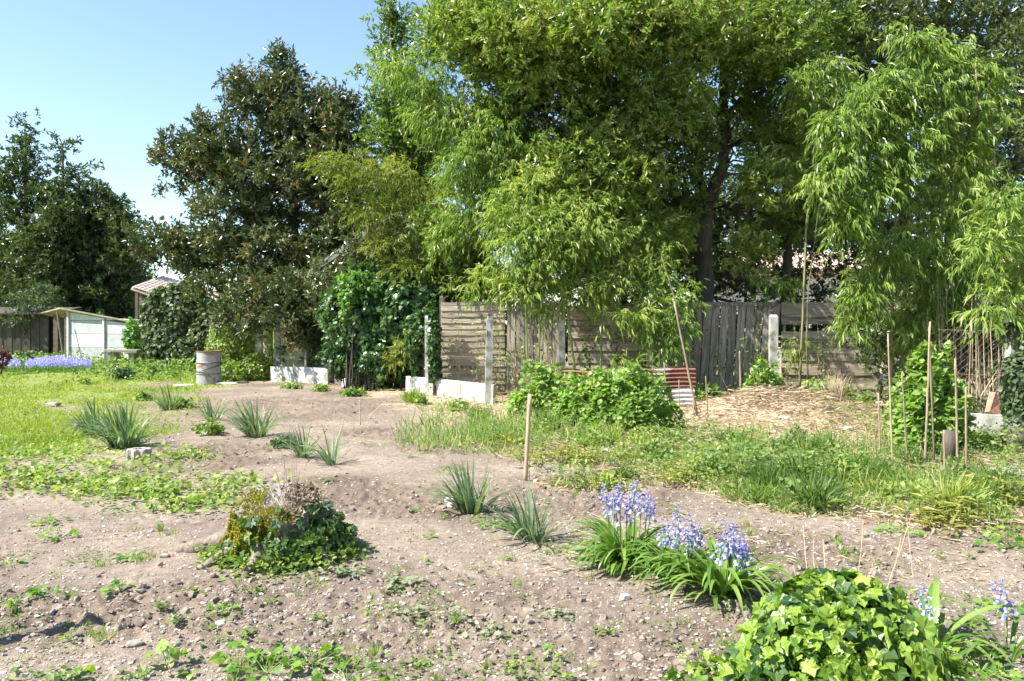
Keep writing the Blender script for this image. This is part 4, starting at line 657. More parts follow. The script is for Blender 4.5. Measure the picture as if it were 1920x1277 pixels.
pan = [(826, 948, 17.4, 17.2, .05, 2.06, 'h', 30, 'pale lap slat panel next to the ivy with a dark gap low down', 'woodh', 0, (8,), 0),
       (950, 1060, 17.15, 17.0, .05, 1.98, 'v', 13, 'pale panel of narrow upright boards with a sloping top', 'wood', .0, None, .12),
       (1064, 1232, 16.95, 16.8, .05, 1.95, 'h', 14, 'horizontal board panel half hidden by bamboo behind the green bush', 'woodh', 0, None, 0),
       (1236, 1458, 16.7, 16.55, .05, 2.0, 'v', 14, 'shaded grey panel of wide upright boards leaning to one side', 'wood', .055, None, 0),
       (1464, 1650, 16.5, 16.4, .05, 2.02, 'h', 13, 'grey horizontal board panel with a missing board right of the tall post', 'woodh', 0, (9,), 0),
       (1654, 1850, 16.35, 16.2, .05, 1.98, 'h', 13, 'horizontal board panel in the dark behind the great bamboo', 'woodh', 0, None, 0)]
for a0, a1, d0, d1, z0, z1, sty, nb, lab, mt, lean, gap, slope in pan:
    p0 = fxy(a0, d0); p1 = fxy(a1, d1); panel(*p0, *p1, z0, z1, sty, nb, lab, M[mt], lean, gap, slope, wav=.006)
lab = ['slatted panel nearest the ivy bush, in deep shade', 'slatted panel under the magnolia above the white plinth', 'sunlit greenish slatted panel left of the magnolia shade', 'greenish slatted panel behind the pale shrub', 'far slatted panel beside the brick patch', 'farthest slatted panel behind the hedge']
A0 = np.array([-2.6, 18.9]); A1 = np.array([-10.0, 25.8]); nP = 5
for i in range(nP):
    p = A0+(A1-A0)*(i/nP); q = A0+(A1-A0)*((i+.96)/nP); panel(q[0], q[1], p[0], p[1], .05, 2.0+.04*(i % 2), 'h', 20, lab[i], M['woodgreen'] if i > 1 else M['woodh'], wav=.005)
def post(x, y, h, w_, label, mat='concrete', lean=(0, 0), name='concrete_post', z0=-.1, cap=True):
    a = Acc(); a.add([(sx*w_/2, sy*w_/2, z) for z in (0, h-.05) for sx, sy in ((-1, -1), (1, -1), (1, 1), (-1, 1))]+[(sx*w_*.36, sy*w_*.36, h) for sx, sy in ((-1, -1), (1, -1), (1, 1), (-1, 1))],
          np.array([[j, (j+1) % 4, 4+(j+1) % 4, 4+j] for j in range(4)]+[[4+j, 4+(j+1) % 4, 8+(j+1) % 4, 8+j] for j in range(4)]+[[8, 9, 10, 11], [3, 2, 1, 0]]))
    o = single(name, a.mesh(name, M[mat]), label, 'post', 'posts along the boundary fence', loc=(x, y, z0)); o.rotation_euler = (lean[0], lean[1], U(-.1, .1)); return o
for px, d, h, w_, lab, ln in ((915, 15.6, 1.82, .13, 'white square concrete post before the pale slat panel', .02), (1056, 15.8, 1.75, .12, 'concrete post at the end of the narrow upright boards', -.02), (1218, 15.7, 1.72, .11, 'shaded concrete post behind the bamboo sprays', 0), (1450, 15.6, 1.86, .15, 'thick pale concrete post between leaning boards and board gap', 0),
                            (522, 21.9, 2.1, .10, 'tall concrete post at the end of the white plinth', 0), (486, 22.7, 2.1, .13, 'concrete post between the greenish slatted panels', .02), (1893, 10.5, 1.85, .13, 'mossy pale concrete post at the right edge', .03)):
    x, y = fxy(px, d); post(x, y, h, w_, lab, lean=(0, ln))
x, y = fxy(800, 16.9); post(x, y, 1.85, .07, 'thin white post rising from the plinth beside the ivy', 'whitewash', name='thin_post')
x, y = fxy(828, 17.5); post(x, y, 2.3, .09, 'brown timber post at the fence corner with a red tip', 'dirtbelt', name='timber_post')
x, y = fxy(682, 20.4); post(x, y, 1.2, .06, 'short bluish pipe post on the white plinth', 'greywall', name='pipe_post'); x, y = fxy(573, 20.7); post(x, y, .95, .05, 'short pipe post in the magnolia shade', 'greywall', name='pipe_post')
def plinth(p0, p1, h, label, th=.06, mat='whitewash'):
    p0 = np.array(p0); p1 = np.array(p1); L = np.linalg.norm(p1-p0); u = (p1-p0)/L; c = (p0+p1)/2; rz = math.atan2(u[1], u[0]); n = max(1, round(L/1.1)); root = thing('low_plinth', (c[0], c[1], 0), label, 'plinth', 'white plinths at the fence foot')
    for i in range(n):
        q = p0+u*L*(i+.5)/n; a = Acc(); a.box((0, 0, 0), (L/n-.012, th, h+.1), jit=.004); part('panel', a.mesh('panel', M[mat]), root, (q[0], q[1], h/2-.03), (R.normal(0, .01), R.normal(0, .008), rz+R.normal(0, .01)))
plinth((-6.5, 21.2), (-4.75, 20.3), .40, 'white plinth in the dappled shade under the magnolia')
plinth((-4.3, 19.9), (-3.3, 19.0), .34, 'short broken white plinth at the ivy foot')
plinth((-2.4, 17.9), (-.35, 15.5), .36, 'long sunlit white plinth before the pale slat panel')
plinth((5.85, 10.75), (6.7, 10.2), .36, 'low pale plinth behind the bare canes at the right', mat='concrete')
# chain link
def chainlink(p0, p1, h, label, s=.075):
    p0 = np.array(p0); p1 = np.array(p1); L = np.linalg.norm(p1-p0); u = (p1-p0)/L; root = thing('wire_fence', ((p0+p1)[0]/2, (p0+p1)[1]/2, 0), label, 'wire fence'); a = Acc()
    for sg in (1, -1):
        t0 = -h if sg > 0 else 0
        while t0 < L+(h if sg < 0 else 0):
            zz = np.array([0, h]); tt = t0+sg*zz; 
            za, zb = 0., h
            lo = max(0, (0-t0)/sg if sg > 0 else (t0-L)); hi = min(h, (L-t0) if sg > 0 else t0)
            if hi > lo+.02: 
                P = [np.array([*(p0+u*(t0+sg*z)), z+.3]) for z in (lo, hi)]; a.tube(P, .0015, 3, cap=False)
            t0 += s
    part('mesh', a.mesh('mesh', M['wire']), root, kind='stuff')
    for z in (.32, .3+h/2, .3+h): b = Acc(); b.tube([np.array([*p0, z]), np.array([*((p0+p1)/2), z-.01]), np.array([*p1, z])], .003, 4); part('wire', b.mesh('wire', M['wire']), root)
chainlink((-2.0, 17.45), (-.3, 15.6), 1.2, 'rusty chain link between thin white post and concrete post')
chainlink((5.9, 10.85), (7.3, 10.1), 1.2, 'chain link in the dark behind the bare canes', .09)
# corrugated sheets
def corrugated(p0, p1, z0, z1, label, mat, loc=None, waves=7):
    p0 = np.array(p0); p1 = np.array(p1); n = 60; z = np.linspace(z0, z1, n); off = .018*np.sin(np.linspace(0, waves*2*math.pi, n)); u = unit(p1-p0); nr = np.array([u[1], -u[0]])
    k = 8; a = Acc(); V = []
    for side in (0, .003):
        for i in range(n):
            for j in range(k): q = p0+(p1-p0)*j/(k-1)+nr*(off[i]+side); V.append((q[0], q[1], z[i]+.01*math.sin(j*1.3)))
    f = [[s*n*k+i*k+j, s*n*k+i*k+j+1, s*n*k+(i+1)*k+j+1, s*n*k+(i+1)*k+j] for s in (0, 1) for i in range(n-1) for j in range(k-1)]
    single('corrugated_sheet', a.add(V, np.array(f)).mesh('corrugated_sheet', M[mat], True), label, 'metal sheet', 'old corrugated sheets before the fence')
corrugated(fxy(1150, 14.3), fxy(1304, 14.2), .42, .80, 'rust brown corrugated sheet lying against canes before the leaning boards', 'rust', waves=5)
corrugated(fxy(1205, 14.05), fxy(1302, 13.95), .05, .43, 'pale corrugated sheet under the rusty one', 'galv', waves=5)
corrugated(fxy(1052, 14.6), fxy(1148, 14.45), .36, .74, 'narrow rusty corrugated sheet behind the green bush', 'rust', waves=5)

# ------------------------------------------------------------------ huts and houses behind
def quadprism(V4, n, th):                # a slab from four corners and a thickness along n
    V4 = np.array(V4, float); W4 = V4-np.array(n)*th
    return np.concatenate([V4, W4]), np.array([[0, 1, 2, 3], [7, 6, 5, 4], [0, 4, 5, 1], [1, 5, 6, 2], [2, 6, 7, 3], [3, 7, 4, 0]])
def build_shed():
    K = np.array([-18.75, 33.2]); E = np.array([-14.9, 31.6]); Lf = np.array([-21.6, 36.2]); root = thing('garden_shed', (*K, 0), 'low white concrete panel shed with a sloping roof and dark open front', 'shed')
    u = (E-K)/np.linalg.norm(E-K); Lw = np.linalg.norm(E-K); rz = math.atan2(u[1], u[0]); zt = lambda t: 2.14-.62*t
    for c_ in range(2):
        for r_ in range(4):
            t0, t1 = c_/2+.012, (c_+1)/2-.012; z0 = .02+.56*r_; z1 = z0+.545; 
            za, zb = min(z1, zt(t0)-.02), min(z1, zt(t1)-.02)
            if za < z0+.03: continue
            zb = max(zb, z0+.01); P0 = K+u*Lw*t0; P1 = K+u*Lw*t1; n = (u[1], -u[0], 0)
            a = Acc(); a.add(*quadprism([(*P0, z0), (*P1, z0), (*P1, zb), (*P0, za)], n, .05)); part('panel', a.mesh('panel', M['shedpanel']), root)
    for t in (0, .5, 1): P = K+u*Lw*t+np.array([u[1], -u[0]])*.03; a = Acc(); a.box((0, 0, 0), (.11, .11, zt(t))); part('post', a.mesh('post', M['shedpanel']), root, (P[0], P[1], zt(t)/2), (0, 0, rz))
    B = Lf+(E-K); n = np.array([0, 0, 1.]); o = (K-Lf)/np.linalg.norm(K-Lf)*0
    out = unit(K-Lf)*0+np.array([-.35, -.15]); a = Acc()
    a.add(*quadprism([(*(K+np.array([-.25, -.25])), 2.24), (*(E+np.array([.25, -.15])), 1.56), (*(B+.2), 1.56), (*(Lf+np.array([-.3, -.1])), 2.02)], n, .06)); part('roof', a.mesh('roof', M['roofsheet']), root)
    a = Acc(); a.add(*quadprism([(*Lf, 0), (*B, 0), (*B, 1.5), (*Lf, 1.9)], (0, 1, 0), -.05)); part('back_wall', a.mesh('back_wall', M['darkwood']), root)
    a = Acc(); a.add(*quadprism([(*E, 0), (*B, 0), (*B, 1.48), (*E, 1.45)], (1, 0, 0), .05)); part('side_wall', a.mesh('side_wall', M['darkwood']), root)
    for t, w_ in ((.12, .09), (.5, .2), (.97, .12)): P = K+(Lf-K)*t; a = Acc(); a.box((0, 0, 0), (w_, .1, 2.0)); part('front_post', a.mesh('front_post', M['dirtbelt']), root, (P[0], P[1], 1.0))
    a = Acc(); a.tube([(K[0]-.3, K[1]-.35, 2.05), (K[0]+.2, K[1]-.75, 0.0)], .035, 6); part('brace', a.mesh('brace', M['dirtbelt']), root)
build_shed()
def build_oldhut():
    x0, x1, yv = -24.6, -21.0, 35.6; root = thing('old_hut', ((x0+x1)/2, yv, 0), 'dark weathered board hut at the left edge under the bush', 'hut'); mb = board_mesh('board', 1.95, .2, .02, M['darkwood'], .003, True)
    for i in range(17): part('board', mb, root, (x0+.1+i*.21, yv+(.02 if i % 2 else 0), 1.0))
    a = Acc(); a.add(*quadprism([(x0-.2, yv-.3, 2.03), (x1+.1, yv-.3, 2.03), (x1+.1, yv+2.5, 2.35), (x0-.2, yv+2.5, 2.35)], (0, 0, 1), .06)); part('roof', a.mesh('roof', M['darkwood']), root)
    a = Acc(); a.box(((x0+x1)/2, yv+2.4, 1.05), (x1-x0, .06, 2.1)); part('back_wall', a.mesh('back_wall', M['darkwood']), root)
build_oldhut()
def tiled_roof(root, P00, P10, P01, P11, nu, nv, mat, th=.03):   # tiles as parts, laid in rows that overlap
    P00, P10, P01, P11 = [np.array(p, float) for p in (P00, P10, P01, P11)]; n = unit(np.cross(P10-P00, P01-P00)); n = n if n[2] > 0 else -n; L = np.linalg.norm(P10-P00)/nu; Hh = np.linalg.norm(P01-P00)/nv; u = unit(P10-P00); v = unit(P01-P00)
    a = Acc(); k = 5; V = []; f = []
    for i in range(k+1): an = math.pi*i/k; V += [tuple(u*(-math.cos(an)*L*.46)+n*(math.sin(an)*L*.3)+v*s*Hh*.56+n*(.02 if s < 0 else 0)) for s in (-1, 1)]
    f = [[2*i, 2*i+2, 2*i+3, 2*i+1] for i in range(k)]; me = a.add(V, np.array(f)).mesh('roof_tile', M[mat], True)
    slab = Acc(); slab.add(*quadprism([P00-n*.03, P10-n*.03, P11-n*.03, P01-n*.03], n, .08)); part('roof', slab.mesh('roof', M[mat]), root); ro = [c for c in root.children if c.name.startswith('roof')][-1]
    for i in range(nu):
        for j in range(nv):
            q = P00+(P10-P00)*(i+.5)/nu+(P01-P00)*(j+.5)/nv+(P11-P10-P01+P00)*((i+.5)/nu*(j+.5)/nv); part('roof_tile', me, ro, q)
def build_outbuilding():
    d = 40.; X = lambda px: (px-CX)/F*d; root = thing('outbuilding', (X(300), d, 0), 'small outbuilding with a pale tiled roof and open porch beyond the hedge', 'outbuilding')
    a = Acc(); a.box((X(330), d+2.2, 1.6), (X(400)-X(268), .2, 3.2)); part('back_wall', a.mesh('back_wall', M['render']), root)
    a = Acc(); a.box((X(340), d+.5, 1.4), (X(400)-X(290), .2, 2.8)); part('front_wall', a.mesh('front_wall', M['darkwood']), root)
    for px in (268, 276): a = Acc(); a.box((0, 0, 0), (.16, .16, 3.1)); part('porch_post', a.mesh('porch_post', M['dirtbelt']), root, (X(px), d-.6, 1.55))
    tiled_roof(root, (X(264), d-1, 3.35), (X(420), d-1, 1.9), (X(264), d+2.4, 4.1), (X(420), d+2.4, 2.9), 22, 9, 'paletile')
    a = Acc(); a.tube([(X(264), d-1.03, 3.25), (X(420), d-1.03, 1.8)], .06, 4); part('eaves_board', a.mesh('eaves_board', M['cane']), root)
build_outbuilding()
def build_brickwall():
    x0, yv = fxy(384, 30); root = thing('brick_wall', (x0+.4, yv, 0), 'patch of reddish brick wall glimpsed between hedge and magnolia', 'brick wall'); a = Acc(); a.box((0, 0, 0), (.215, .1, .07), jit=.002); me = a.mesh('brick', M['brick'])
    for r_ in range(26):
        for c_ in range(6): part('brick', me, root, (x0+.02+c_*.23+(.115 if r_ % 2 else 0), yv, .05+r_*.08))
    a = Acc(); a.box((x0+.65, yv+.02, 1.04), (1.5, .07, 2.1)); part('mortar', a.mesh('mortar', M['greywall']), root)
build_brickwall()
def build_hut():
    d = 20.6; e0 = at(606, 494, d); ap = at(742, 396, d); e1 = at(878, 494, d); root = thing('gabled_hut', (ap[0], d+1.5, 0), 'old grey gabled hut swallowed by ivy and bamboo', 'hut'); dy = 3.2
    a = Acc(); V = [(e0[0]+.3, d, 0), (e1[0]-.3, d, 0), (e1[0]-.3, d, e1[2]+.16), (ap[0], d, ap[2]-.06), (e0[0]+.3, d, e0[2]+.16)]; V2 = [(x, y+.12, z) for x, y, z in V]
    a.add(V+V2, [np.array([[0, 1, 2, 3, 4]]), np.array([[9, 8, 7, 6, 5]]), np.array([[i, i+5, (i+1) % 5+5, (i+1) % 5] for i in range(5)])]); part('gable_wall', a.mesh('gable_wall', M['greywall']), root)
    for s, e in ((-1, e0), (1, e1)):
        a = Acc(); n = unit(np.array([s*(ap[2]-e[2]), 0, abs(ap[0]-e[0])])); 
        a.add(*quadprism([(e[0], d-.3, e[2]), (ap[0], d-.3, ap[2]), (ap[0], d+dy, ap[2]), (e[0], d+dy, e[2])], n, .07)); part('roof', a.mesh('roof', M['roofsheet']), root)
        a = Acc(); a.add(*quadprism([(e[0], d-.335, e[2]+.01), (ap[0], d-.335, ap[2]+.01), (ap[0], d-.31, ap[2]+.01), (e[0], d-.31, e[2]+.01)], (0, 0, 1), .17)); part('bargeboard', a.mesh('bargeboard', M['concrete']), root)
        a = Acc(); a.box((e[0]-s*.36, d+dy/2, (e[2])/2), (.1, dy-.2, e[2])); part('side_wall', a.mesh('side_wall', M['greywall']), root)
build_hut()
def build_house():
    d = 31.; x0, x1 = 7.0, 24.0; root = thing('white_house', ((x0+x1)/2, d, 0), 'white house with terracotta roof glimpsed through the branches', 'house'); 
    xs = [x0, 10.4, 11.6, 14.8, 16.0, 19.2, 20.4, x1]
    for i in range(len(xs)-1):
        a = Acc(); w_ = xs[i+1]-xs[i]
        if i % 2 == 0: a.box(((xs[i]+xs[i+1])/2, d, 1.9), (w_, .25, 3.8))
        else: a.box(((xs[i]+xs[i+1])/2, d, .5), (w_, .25, 1.0)); a.box(((xs[i]+xs[i+1])/2, d, 3.15), (w_, .25, 1.3))
        part('wall', a.mesh('wall', M['render']), root)
        if i % 2: b = Acc(); b.box(((xs[i]+xs[i+1])/2, d+.04, 1.75), (w_, .04, 1.5)); wd = part('window', b.mesh('window', M['glassdark']), root)
    tiled_roof(root, (x0-.4, d-.5, 3.6), (x1+.4, d-.5, 3.6), (x0-.4, d+3.5, 4.6), (x1+.4, d+3.5, 4.6), 36, 8, 'tile')
build_house()
def build_slabtable():
    p = at(232, 655, 27.5); x, y = p[0], 27.5; root = thing('slab_table', (x, y, 0), 'stone slab on short blocks half hidden by leafy plants', 'slab'); a = Acc(); a.box((0, 0, 0), (1.1, .6, .08), jit=.01); part('slab', a.mesh('slab', M['stone']), root, (x, y, .62), (0, .02, .1))
    for s in (-.35, .35): a = Acc(); a.box((0, 0, 0), (.2, .4, .6), jit=.01); part('block', a.mesh('block', M['stone']), root, (x+s, y, .28))
build_slabtable()

# ------------------------------------------------------------------ the drum
def build_drum():
    x, y = gp(383, 722); y += .3; z0 = H1(x, y)-.01; root = thing('steel_drum', (x, y, z0), 'rust banded grey steel drum standing at the bed edge', 'drum'); r = .30; h = .86; a = Acc(); n = 40; zz = []; rr = []
    for i in range(87):
        z = h*i/86; q = r
        for b in (.33, .66): q += .012*math.exp(-((z/h-b)/.013)**2)
        zz.append(z); rr.append(q)
    an = np.arange(n)/n*2*math.pi; V = np.array([(q*math.cos(t), q*math.sin(t), z) for z, q in zip(zz, rr) for t in an]); m = len(zz)
    f = [[i*n+j, i*n+(j+1) % n, (i+1)*n+(j+1) % n, (i+1)*n+j] for i in range(m-1) for j in range(n)]; part('body', a.add(V, np.array(f)).mesh('body', M['barrel'], True), root, (x, y, z0))
    def ring(name, z, r_, t_, mat='drumrust', tilt=0):
        b = Acc(); P = [(r_*math.cos(q), r_*math.sin(q), z+tilt*math.cos(q-.6)) for q in np.linspace(0, 2*math.pi, 41)]; b.tube(P, t_, 6, cap=False); part(name, b.mesh(name, M[mat], True), root, (x, y, z0))
    ring('rim', h, r+.004, .014); ring('band', h*.66, r+.010, .010); ring('band', h*.33, r+.010, .010); ring('cable', h*.52, r+.02, .011, 'darkwood', .10)
    b = Acc(); b.tube([(-.2, -.27, .36), (-.08, -.325, .37), (.03, -.33, .33)], .012, 5); part('pipe_end', b.mesh('pipe_end', M['galv'], True), root, (x, y, z0))
    b = Acc(); b.add([(r*.98*math.cos(t), r*.98*math.sin(t), h-.09) for t in an], np.array([np.arange(n)])); part('fill', b.mesh('fill', M['soilin']), root, (x, y, z0))
build_drum()
def lean_post():  # unseen post, assumed and angled so that its shadow strip falls in view
    b0 = np.array([-2.98, 3.45, H1(-2.98, 3.45)-.05]); k = .62/math.tan(SUN_EL); t = np.array([-2.21-math.sin(SUN_AZ)*-k*1.0, 4.22, .62]); t = np.array([-2.21+math.sin(SUN_AZ)*k, 4.22+math.cos(SUN_AZ)*k, .62])
    a = Acc(); a.tube([b0-b0, (t-b0)/2, t-b0], [.045, .042, .04], 10); single('shadow_post', a.mesh('shadow_post', M['stake'], True), 'assumed leaning wooden post, unseen outside the left edge, added to cast a strip of shadow', 'post', loc=b0)
lean_post()
def stone(px, py, s, label, mat='stone', cat='stone', flat=.6, dd=0, seg=2):
    import bmesh
    x, y = gp(px, py); y += dd; bm = bmesh.new(); bmesh.ops.create_icosphere(bm, subdivisions=3, radius=.5)
    for v in bm.verts:
        c = v.co; q = .75+.5*float(vn(np.array([c.x*2.3+px]), np.array([c.y*2.3+c.z*3+py]))[0]); m = max(abs(c.x), abs(c.y), abs(c.z)); v.co = c*q*(.6+.4*.5/m)
        v.co.x *= s[0]; v.co.y *= s[1]; v.co.z *= s[2]
    me = bpy.data.meshes.new('stone'); bm.to_mesh(me); bm.free(); me.materials.append(M[mat])
    z = H1(x, y)+s[2]*.3; o = single('stone', me, label, cat, loc=(x, y, z)); o.rotation_euler = (0, 0, U(0, .6)); return o
stone(150, 806, (.17, .15, .16), 'weathered stone half hidden beside the left daffodils'); stone(97, 762, (.27, .2, .1), 'flat mossy stone lying in the lawn')
stone(388, 816, (.11, .1, .05), 'small white pebble lying before the middle daffodils', 'whitestone'); stone(852, 950, (.14, .12, .1), 'pale stone at the foot of the near daffodil clump', 'whitestone')
stone(1172, 1122, (.055, .045, .04), 'cream stone in front of the bluebell leaves', 'whitestone'); stone(413, 1176, (.05, .035, .03), 'small white stone among the flints left of bindweed', 'whitestone'); stone(255, 1214, (.075, .045, .035), 'flat pinkish flint at the left front', 'stone')
stone(605, 1095, (.045, .035, .02), 'small pale flint in front of the stump', 'whitestone'); stone(310, 1052, (.06, .05, .03), 'brownish stone left of the stump', 'stone'); stone(1905, 842, (.3, .25, .34), 'brown boulder at the right edge below the ivy post', 'bark', flat=1)
stone(1890, 892, (.42, .2, .08), 'flat grey slab lying at the right edge'); stone(1470, 790, (.14, .12, .08), 'pale lump on the brush heap', 'whitestone'); stone(1590, 812, (.14, .1, .08), 'white stone on the straw behind the canes', 'whitestone')
stone(345, 722, (.5, .22, .05), 'thin pale slab on the ground left of the drum', 'whitestone', 'slab'); stone(425, 721, (.55, .25, .06), 'pale slab on the ground right of the drum', 'whitestone', 'slab'); stone(1005, 905, (.06, .06, .04), 'small stone beside the wooden stake')
def build_ring():                         # the scalloped concrete edging piece
    x, y = gp(253, 866); y += .1; root_z = H1(x, y); n = 48; V = []
    for z, s in ((0, 1), (.10, 1), (.115, .95), (.115, .5), (.05, .48)):
        for t in np.arange(n)/n*2*math.pi: q = (.115+.014*math.cos(t*8))*s; V.append((q*math.cos(t)*1.15, q*math.sin(t), z))
    f = [[i*n+j, i*n+(j+1) % n, (i+1)*n+(j+1) % n, (i+1)*n+j] for i in range(4) for j in range(n)]; a = Acc(); a.add(V, [np.array(f), np.array([np.arange(n)+4*n])])
    single('scalloped_block', a.mesh('scalloped_block', M['stone']), 'scalloped round concrete block before the big left daffodils', 'concrete block', loc=(x, y, root_z-.01))
build_ring()
def stake(p0, p1, r, label, name='wooden_stake', mat='stake', cat='stake', group=None, r1=None, sides=8):
    a = Acc(); p0 = np.array(p0); p1 = np.array(p1); n = 9; t = np.linspace(0, 1, n)[:, None]; P = (p1-p0)*t; P[1:-1] += R.normal(0, r*.10, (n-2, 3)); rr = np.linspace(r, r if r1 is None else r1, n)
    rr = np.where(np.arange(n) % 2 == 1, rr*1.1, rr); a.tube(P, rr, sides); return single(name, a.mesh(name, M[mat], True), label, cat, group, loc=p0)
b = on(985, 902); stake((b[0], b[1], b[2]-.03), at(993.5, 739, b[1]), .021, 'upright wooden stake between the daffodils and bluebells')
# bare canes on the right
g = 'bare dry canes standing in the ground'
canes = [((1674, 882), (1665, 625), .016, 'tall thin cane second group before the mustard bush'), ((1651, 875), (1647, 737), .015, 'shorter cane just left of the tall thin cane'), ((1734, 878), (1744, 603), .018, 'tallest frayed cane before the mustard bush'), ((1752, 876), (1742, 612), .017, 'tall cane crossing close behind the frayed one'),
         ((1796, 885), (1791, 672), .019, 'thick cane with side twigs right of the mustard bush'), ((1812, 894), (1811, 726), .018, 'nearest blunt cane right of the thick one'), ((1702, 870), (1691, 698), .016, 'cane leaning left in front of the mustard leaves'), ((1750, 846), (1770, 720), .015, 'cane leaning right at the mustard bush edge'),
         ((1637, 876), (1636, 839), .013, 'short cut cane stub leftmost by the straw'), ((1632, 873), (1623, 802), .012, 'thin short cane tilted left by the straw'), ((1602, 887), (1601, 844), .011, 'tiny cane stub standing in the green weeds'), ((1734, 860), (1722, 816), .012, 'short yellow stub between the mustard stems'), ((1649, 892), (1641, 830), .012, 'short stub near the feet of the left canes'), ((1771, 888), (1770, 806), .014, 'grey thin stub beside the cut log')]
for (bx, by), (tx, ty), r, lab in canes: q = on(bx, by); stake((q[0], q[1], q[2]-.03), at(tx, ty, q[1]), r*.72, lab, 'dry_cane', 'cane', 'cane', g, r1=r*.5, sides=7)
for (bx, by, d), (tx, ty), r, lab in (((1254, 795, 12.8), (1245, 680), .013, 'thin cane before the rusty sheet'), ((1389, 763, 14.6), (1387, 658), .019, 'upright cane before the leaning board panel'), ((1328, 790, 13), (1323, 705), .012, 'thin weathered cane right of the rusty sheet'), ((1308, 778, 13.2), (1264, 565), .022, 'long leaning cane crossing in front of the rusty sheet'), ((1301, 782, 13.2), (1300, 735), .015, 'short brown stub at the foot of the leaning cane'), ((1274, 770, 13.6), (1273, 712), .012, 'thin stub in front of the pale sheet'), ((1575, 755, 13.8), (1580, 725), .015, 'pale cut stub on the brush heap')):
    x, y = fxy(bx, d); stake((x, y, H1(x, y)-.02), at(tx, ty, d), r, lab, 'dry_cane', 'cane', 'cane', g, r1=r*.7, sides=7)
for bx, by, tx, ty, lab in ((676, 795, 674, 750, 'thin rod standing in the bare bed'), (745, 722, 715, 640, 'slanting stick against the ivy'), ):
    q = on(bx, by); stake(q, at(tx, ty, q[1]), .008, lab, 'thin_stick', 'stalk', 'stick')
q = on(1780, 868); a = Acc(); P = [(0, 0, -.02), (0, 0, .18), (.01, 0, .36)]; a.tube(P, [.085, .078, .075], 14); single('cut_log', a.mesh('cut_log', M['bark'], True), 'short upright cut log beside the canes', 'log', loc=q)
x, y = fxy(1868, 11.2); a = Acc(); a.box((0, 0, 0), (.2, .03, .3), jit=.02); o = single('terracotta_slab', a.mesh('terracotta_slab', M['brick']), 'broken terracotta tile leaning on the wire at the right', 'tile', loc=(x, y, .42)); o.rotation_euler = (-.3, .5, .2)
# brush heap
def brush():
    c = on(1480, 775); c = np.array([4.8, 13.7, H1(4.8, 13.7)]); root = thing('brush_heap', c, 'heap of cut canes and dry twigs before the tall concrete post', 'brush heap')
    for i in range(46):
        x = c[0]+R.normal(.3, .85); y = c[1]+R.normal(0, .35); az = U(-.5, .5)+math.pi*(rnd() < .5); L = U(.3, .9); z = H1(x, y)+U(.01, .07); a = Acc(); u = np.array([math.cos(az), math.sin(az)*.6, R.normal(0, .06)]); P = np.array([-u*L/2, R.normal(0, .015, 3), u*L/2]); a.tube(P, U(.005, .013), 5, tint=rnd()); part('stick', a.mesh('stick', M['stalk'], True), root, (x, y, z+.02))
    a = Acc(); n = 900; x = c[0]+R.normal(.2, .9, n); y = c[1]+R.normal(0, .4, n); az = U(0, 6.28, n); a.leaves(LANCE, pos3(x, y, .01+.08*rnd(n)), np.stack([np.cos(az), np.sin(az), U(-.1, .5, n)], -1), rdir(n)+[0, 0, 1], U(.1, .3, n), rnd(n), .5); part('dry_leaves', a.mesh('dry_leaves', M['straw']), root, kind='stuff')
brush()
def drytuft(px, py, d, n, L, label):
    x, y = fxy(px, d); z = H1(x, y); root = thing('dry_grass_tuft', (x, y, z), label, 'dry grass'); a = Acc(); az = U(0, 6.28, n); l = U(.1, .8, n)
    a.leaves(BLADE3, np.tile([x, y, z], (n, 1))+R.normal(0, .04, (n, 3))*[1, 1, 0], np.stack([np.cos(az)*l, np.sin(az)*l, np.ones(n)], -1), rdir(n), U(.5, 1, n)*L, .4+.6*rnd(n), .35); part('blades', a.mesh('blades', M['straw']), root, kind='stuff')
drytuft(1568, 755, 14.2, 190, .62, 'dry straw coloured grass tuft against the board gap panel'); drytuft(1842, 780, 12, 150, 1.3, 'tall dry grass in the dark behind the thick cane')

# ------------------------------------------------------------------ strap leaved plants
def strap(L, Wd, curve, lean, mat, n=9, fold=.25, twist=0):      # grows from the origin towards +y, bending over
    a = Acc(); V = []; p = np.zeros(3); ang = math.pi/2-lean
    for i in range(n+1):
        t = i/n; wd = Wd*.5*min(1, .55+1.6*t)*(1-t**3.2)**.8 if t < 1 else 0.0; up = np.array([0, math.cos(ang), math.sin(ang)]); nn = np.array([0, -math.sin(ang), math.cos(ang)])
        V += [p+np.array([-wd, 0, 0])+nn*wd*fold, p, p+np.array([wd, 0, 0])+nn*wd*fold]; p = p+up*L/n; ang -= curve/n*(.4+1.2*t)
    f = [[i*3+j, i*3+j+1, i*3+3+j+1, i*3+3+j] for i in range(n) for j in range(2)]; return a.add(V, np.array(f)).mesh('leaf', mat, True)
BL = [strap(L, .032, c, l, M['bello']) for L, c, l in ((.52, 2.3, .5), (.46, 2.0, .7), (.44, 1.6, .95), (.54, 2.5, .4), (.38, 1.2, 1.1), (.34, 1.2, .4), (.50, 2.1, .6), (.44, 2.6, .7))]
DL = [strap(L, .021, c, l, M['daffo'], fold=.4) for L, c, l in ((.46, .3, .2), (.50, .5, .25), (.48, .8, .45), (.42, 1.1, .55), (.36, .4, .4), (.50, .2, .1), (.34, 1.7, .7), (.52, 1.4, .75), (.44, 2.3, .6), (.50, .7, .7))]
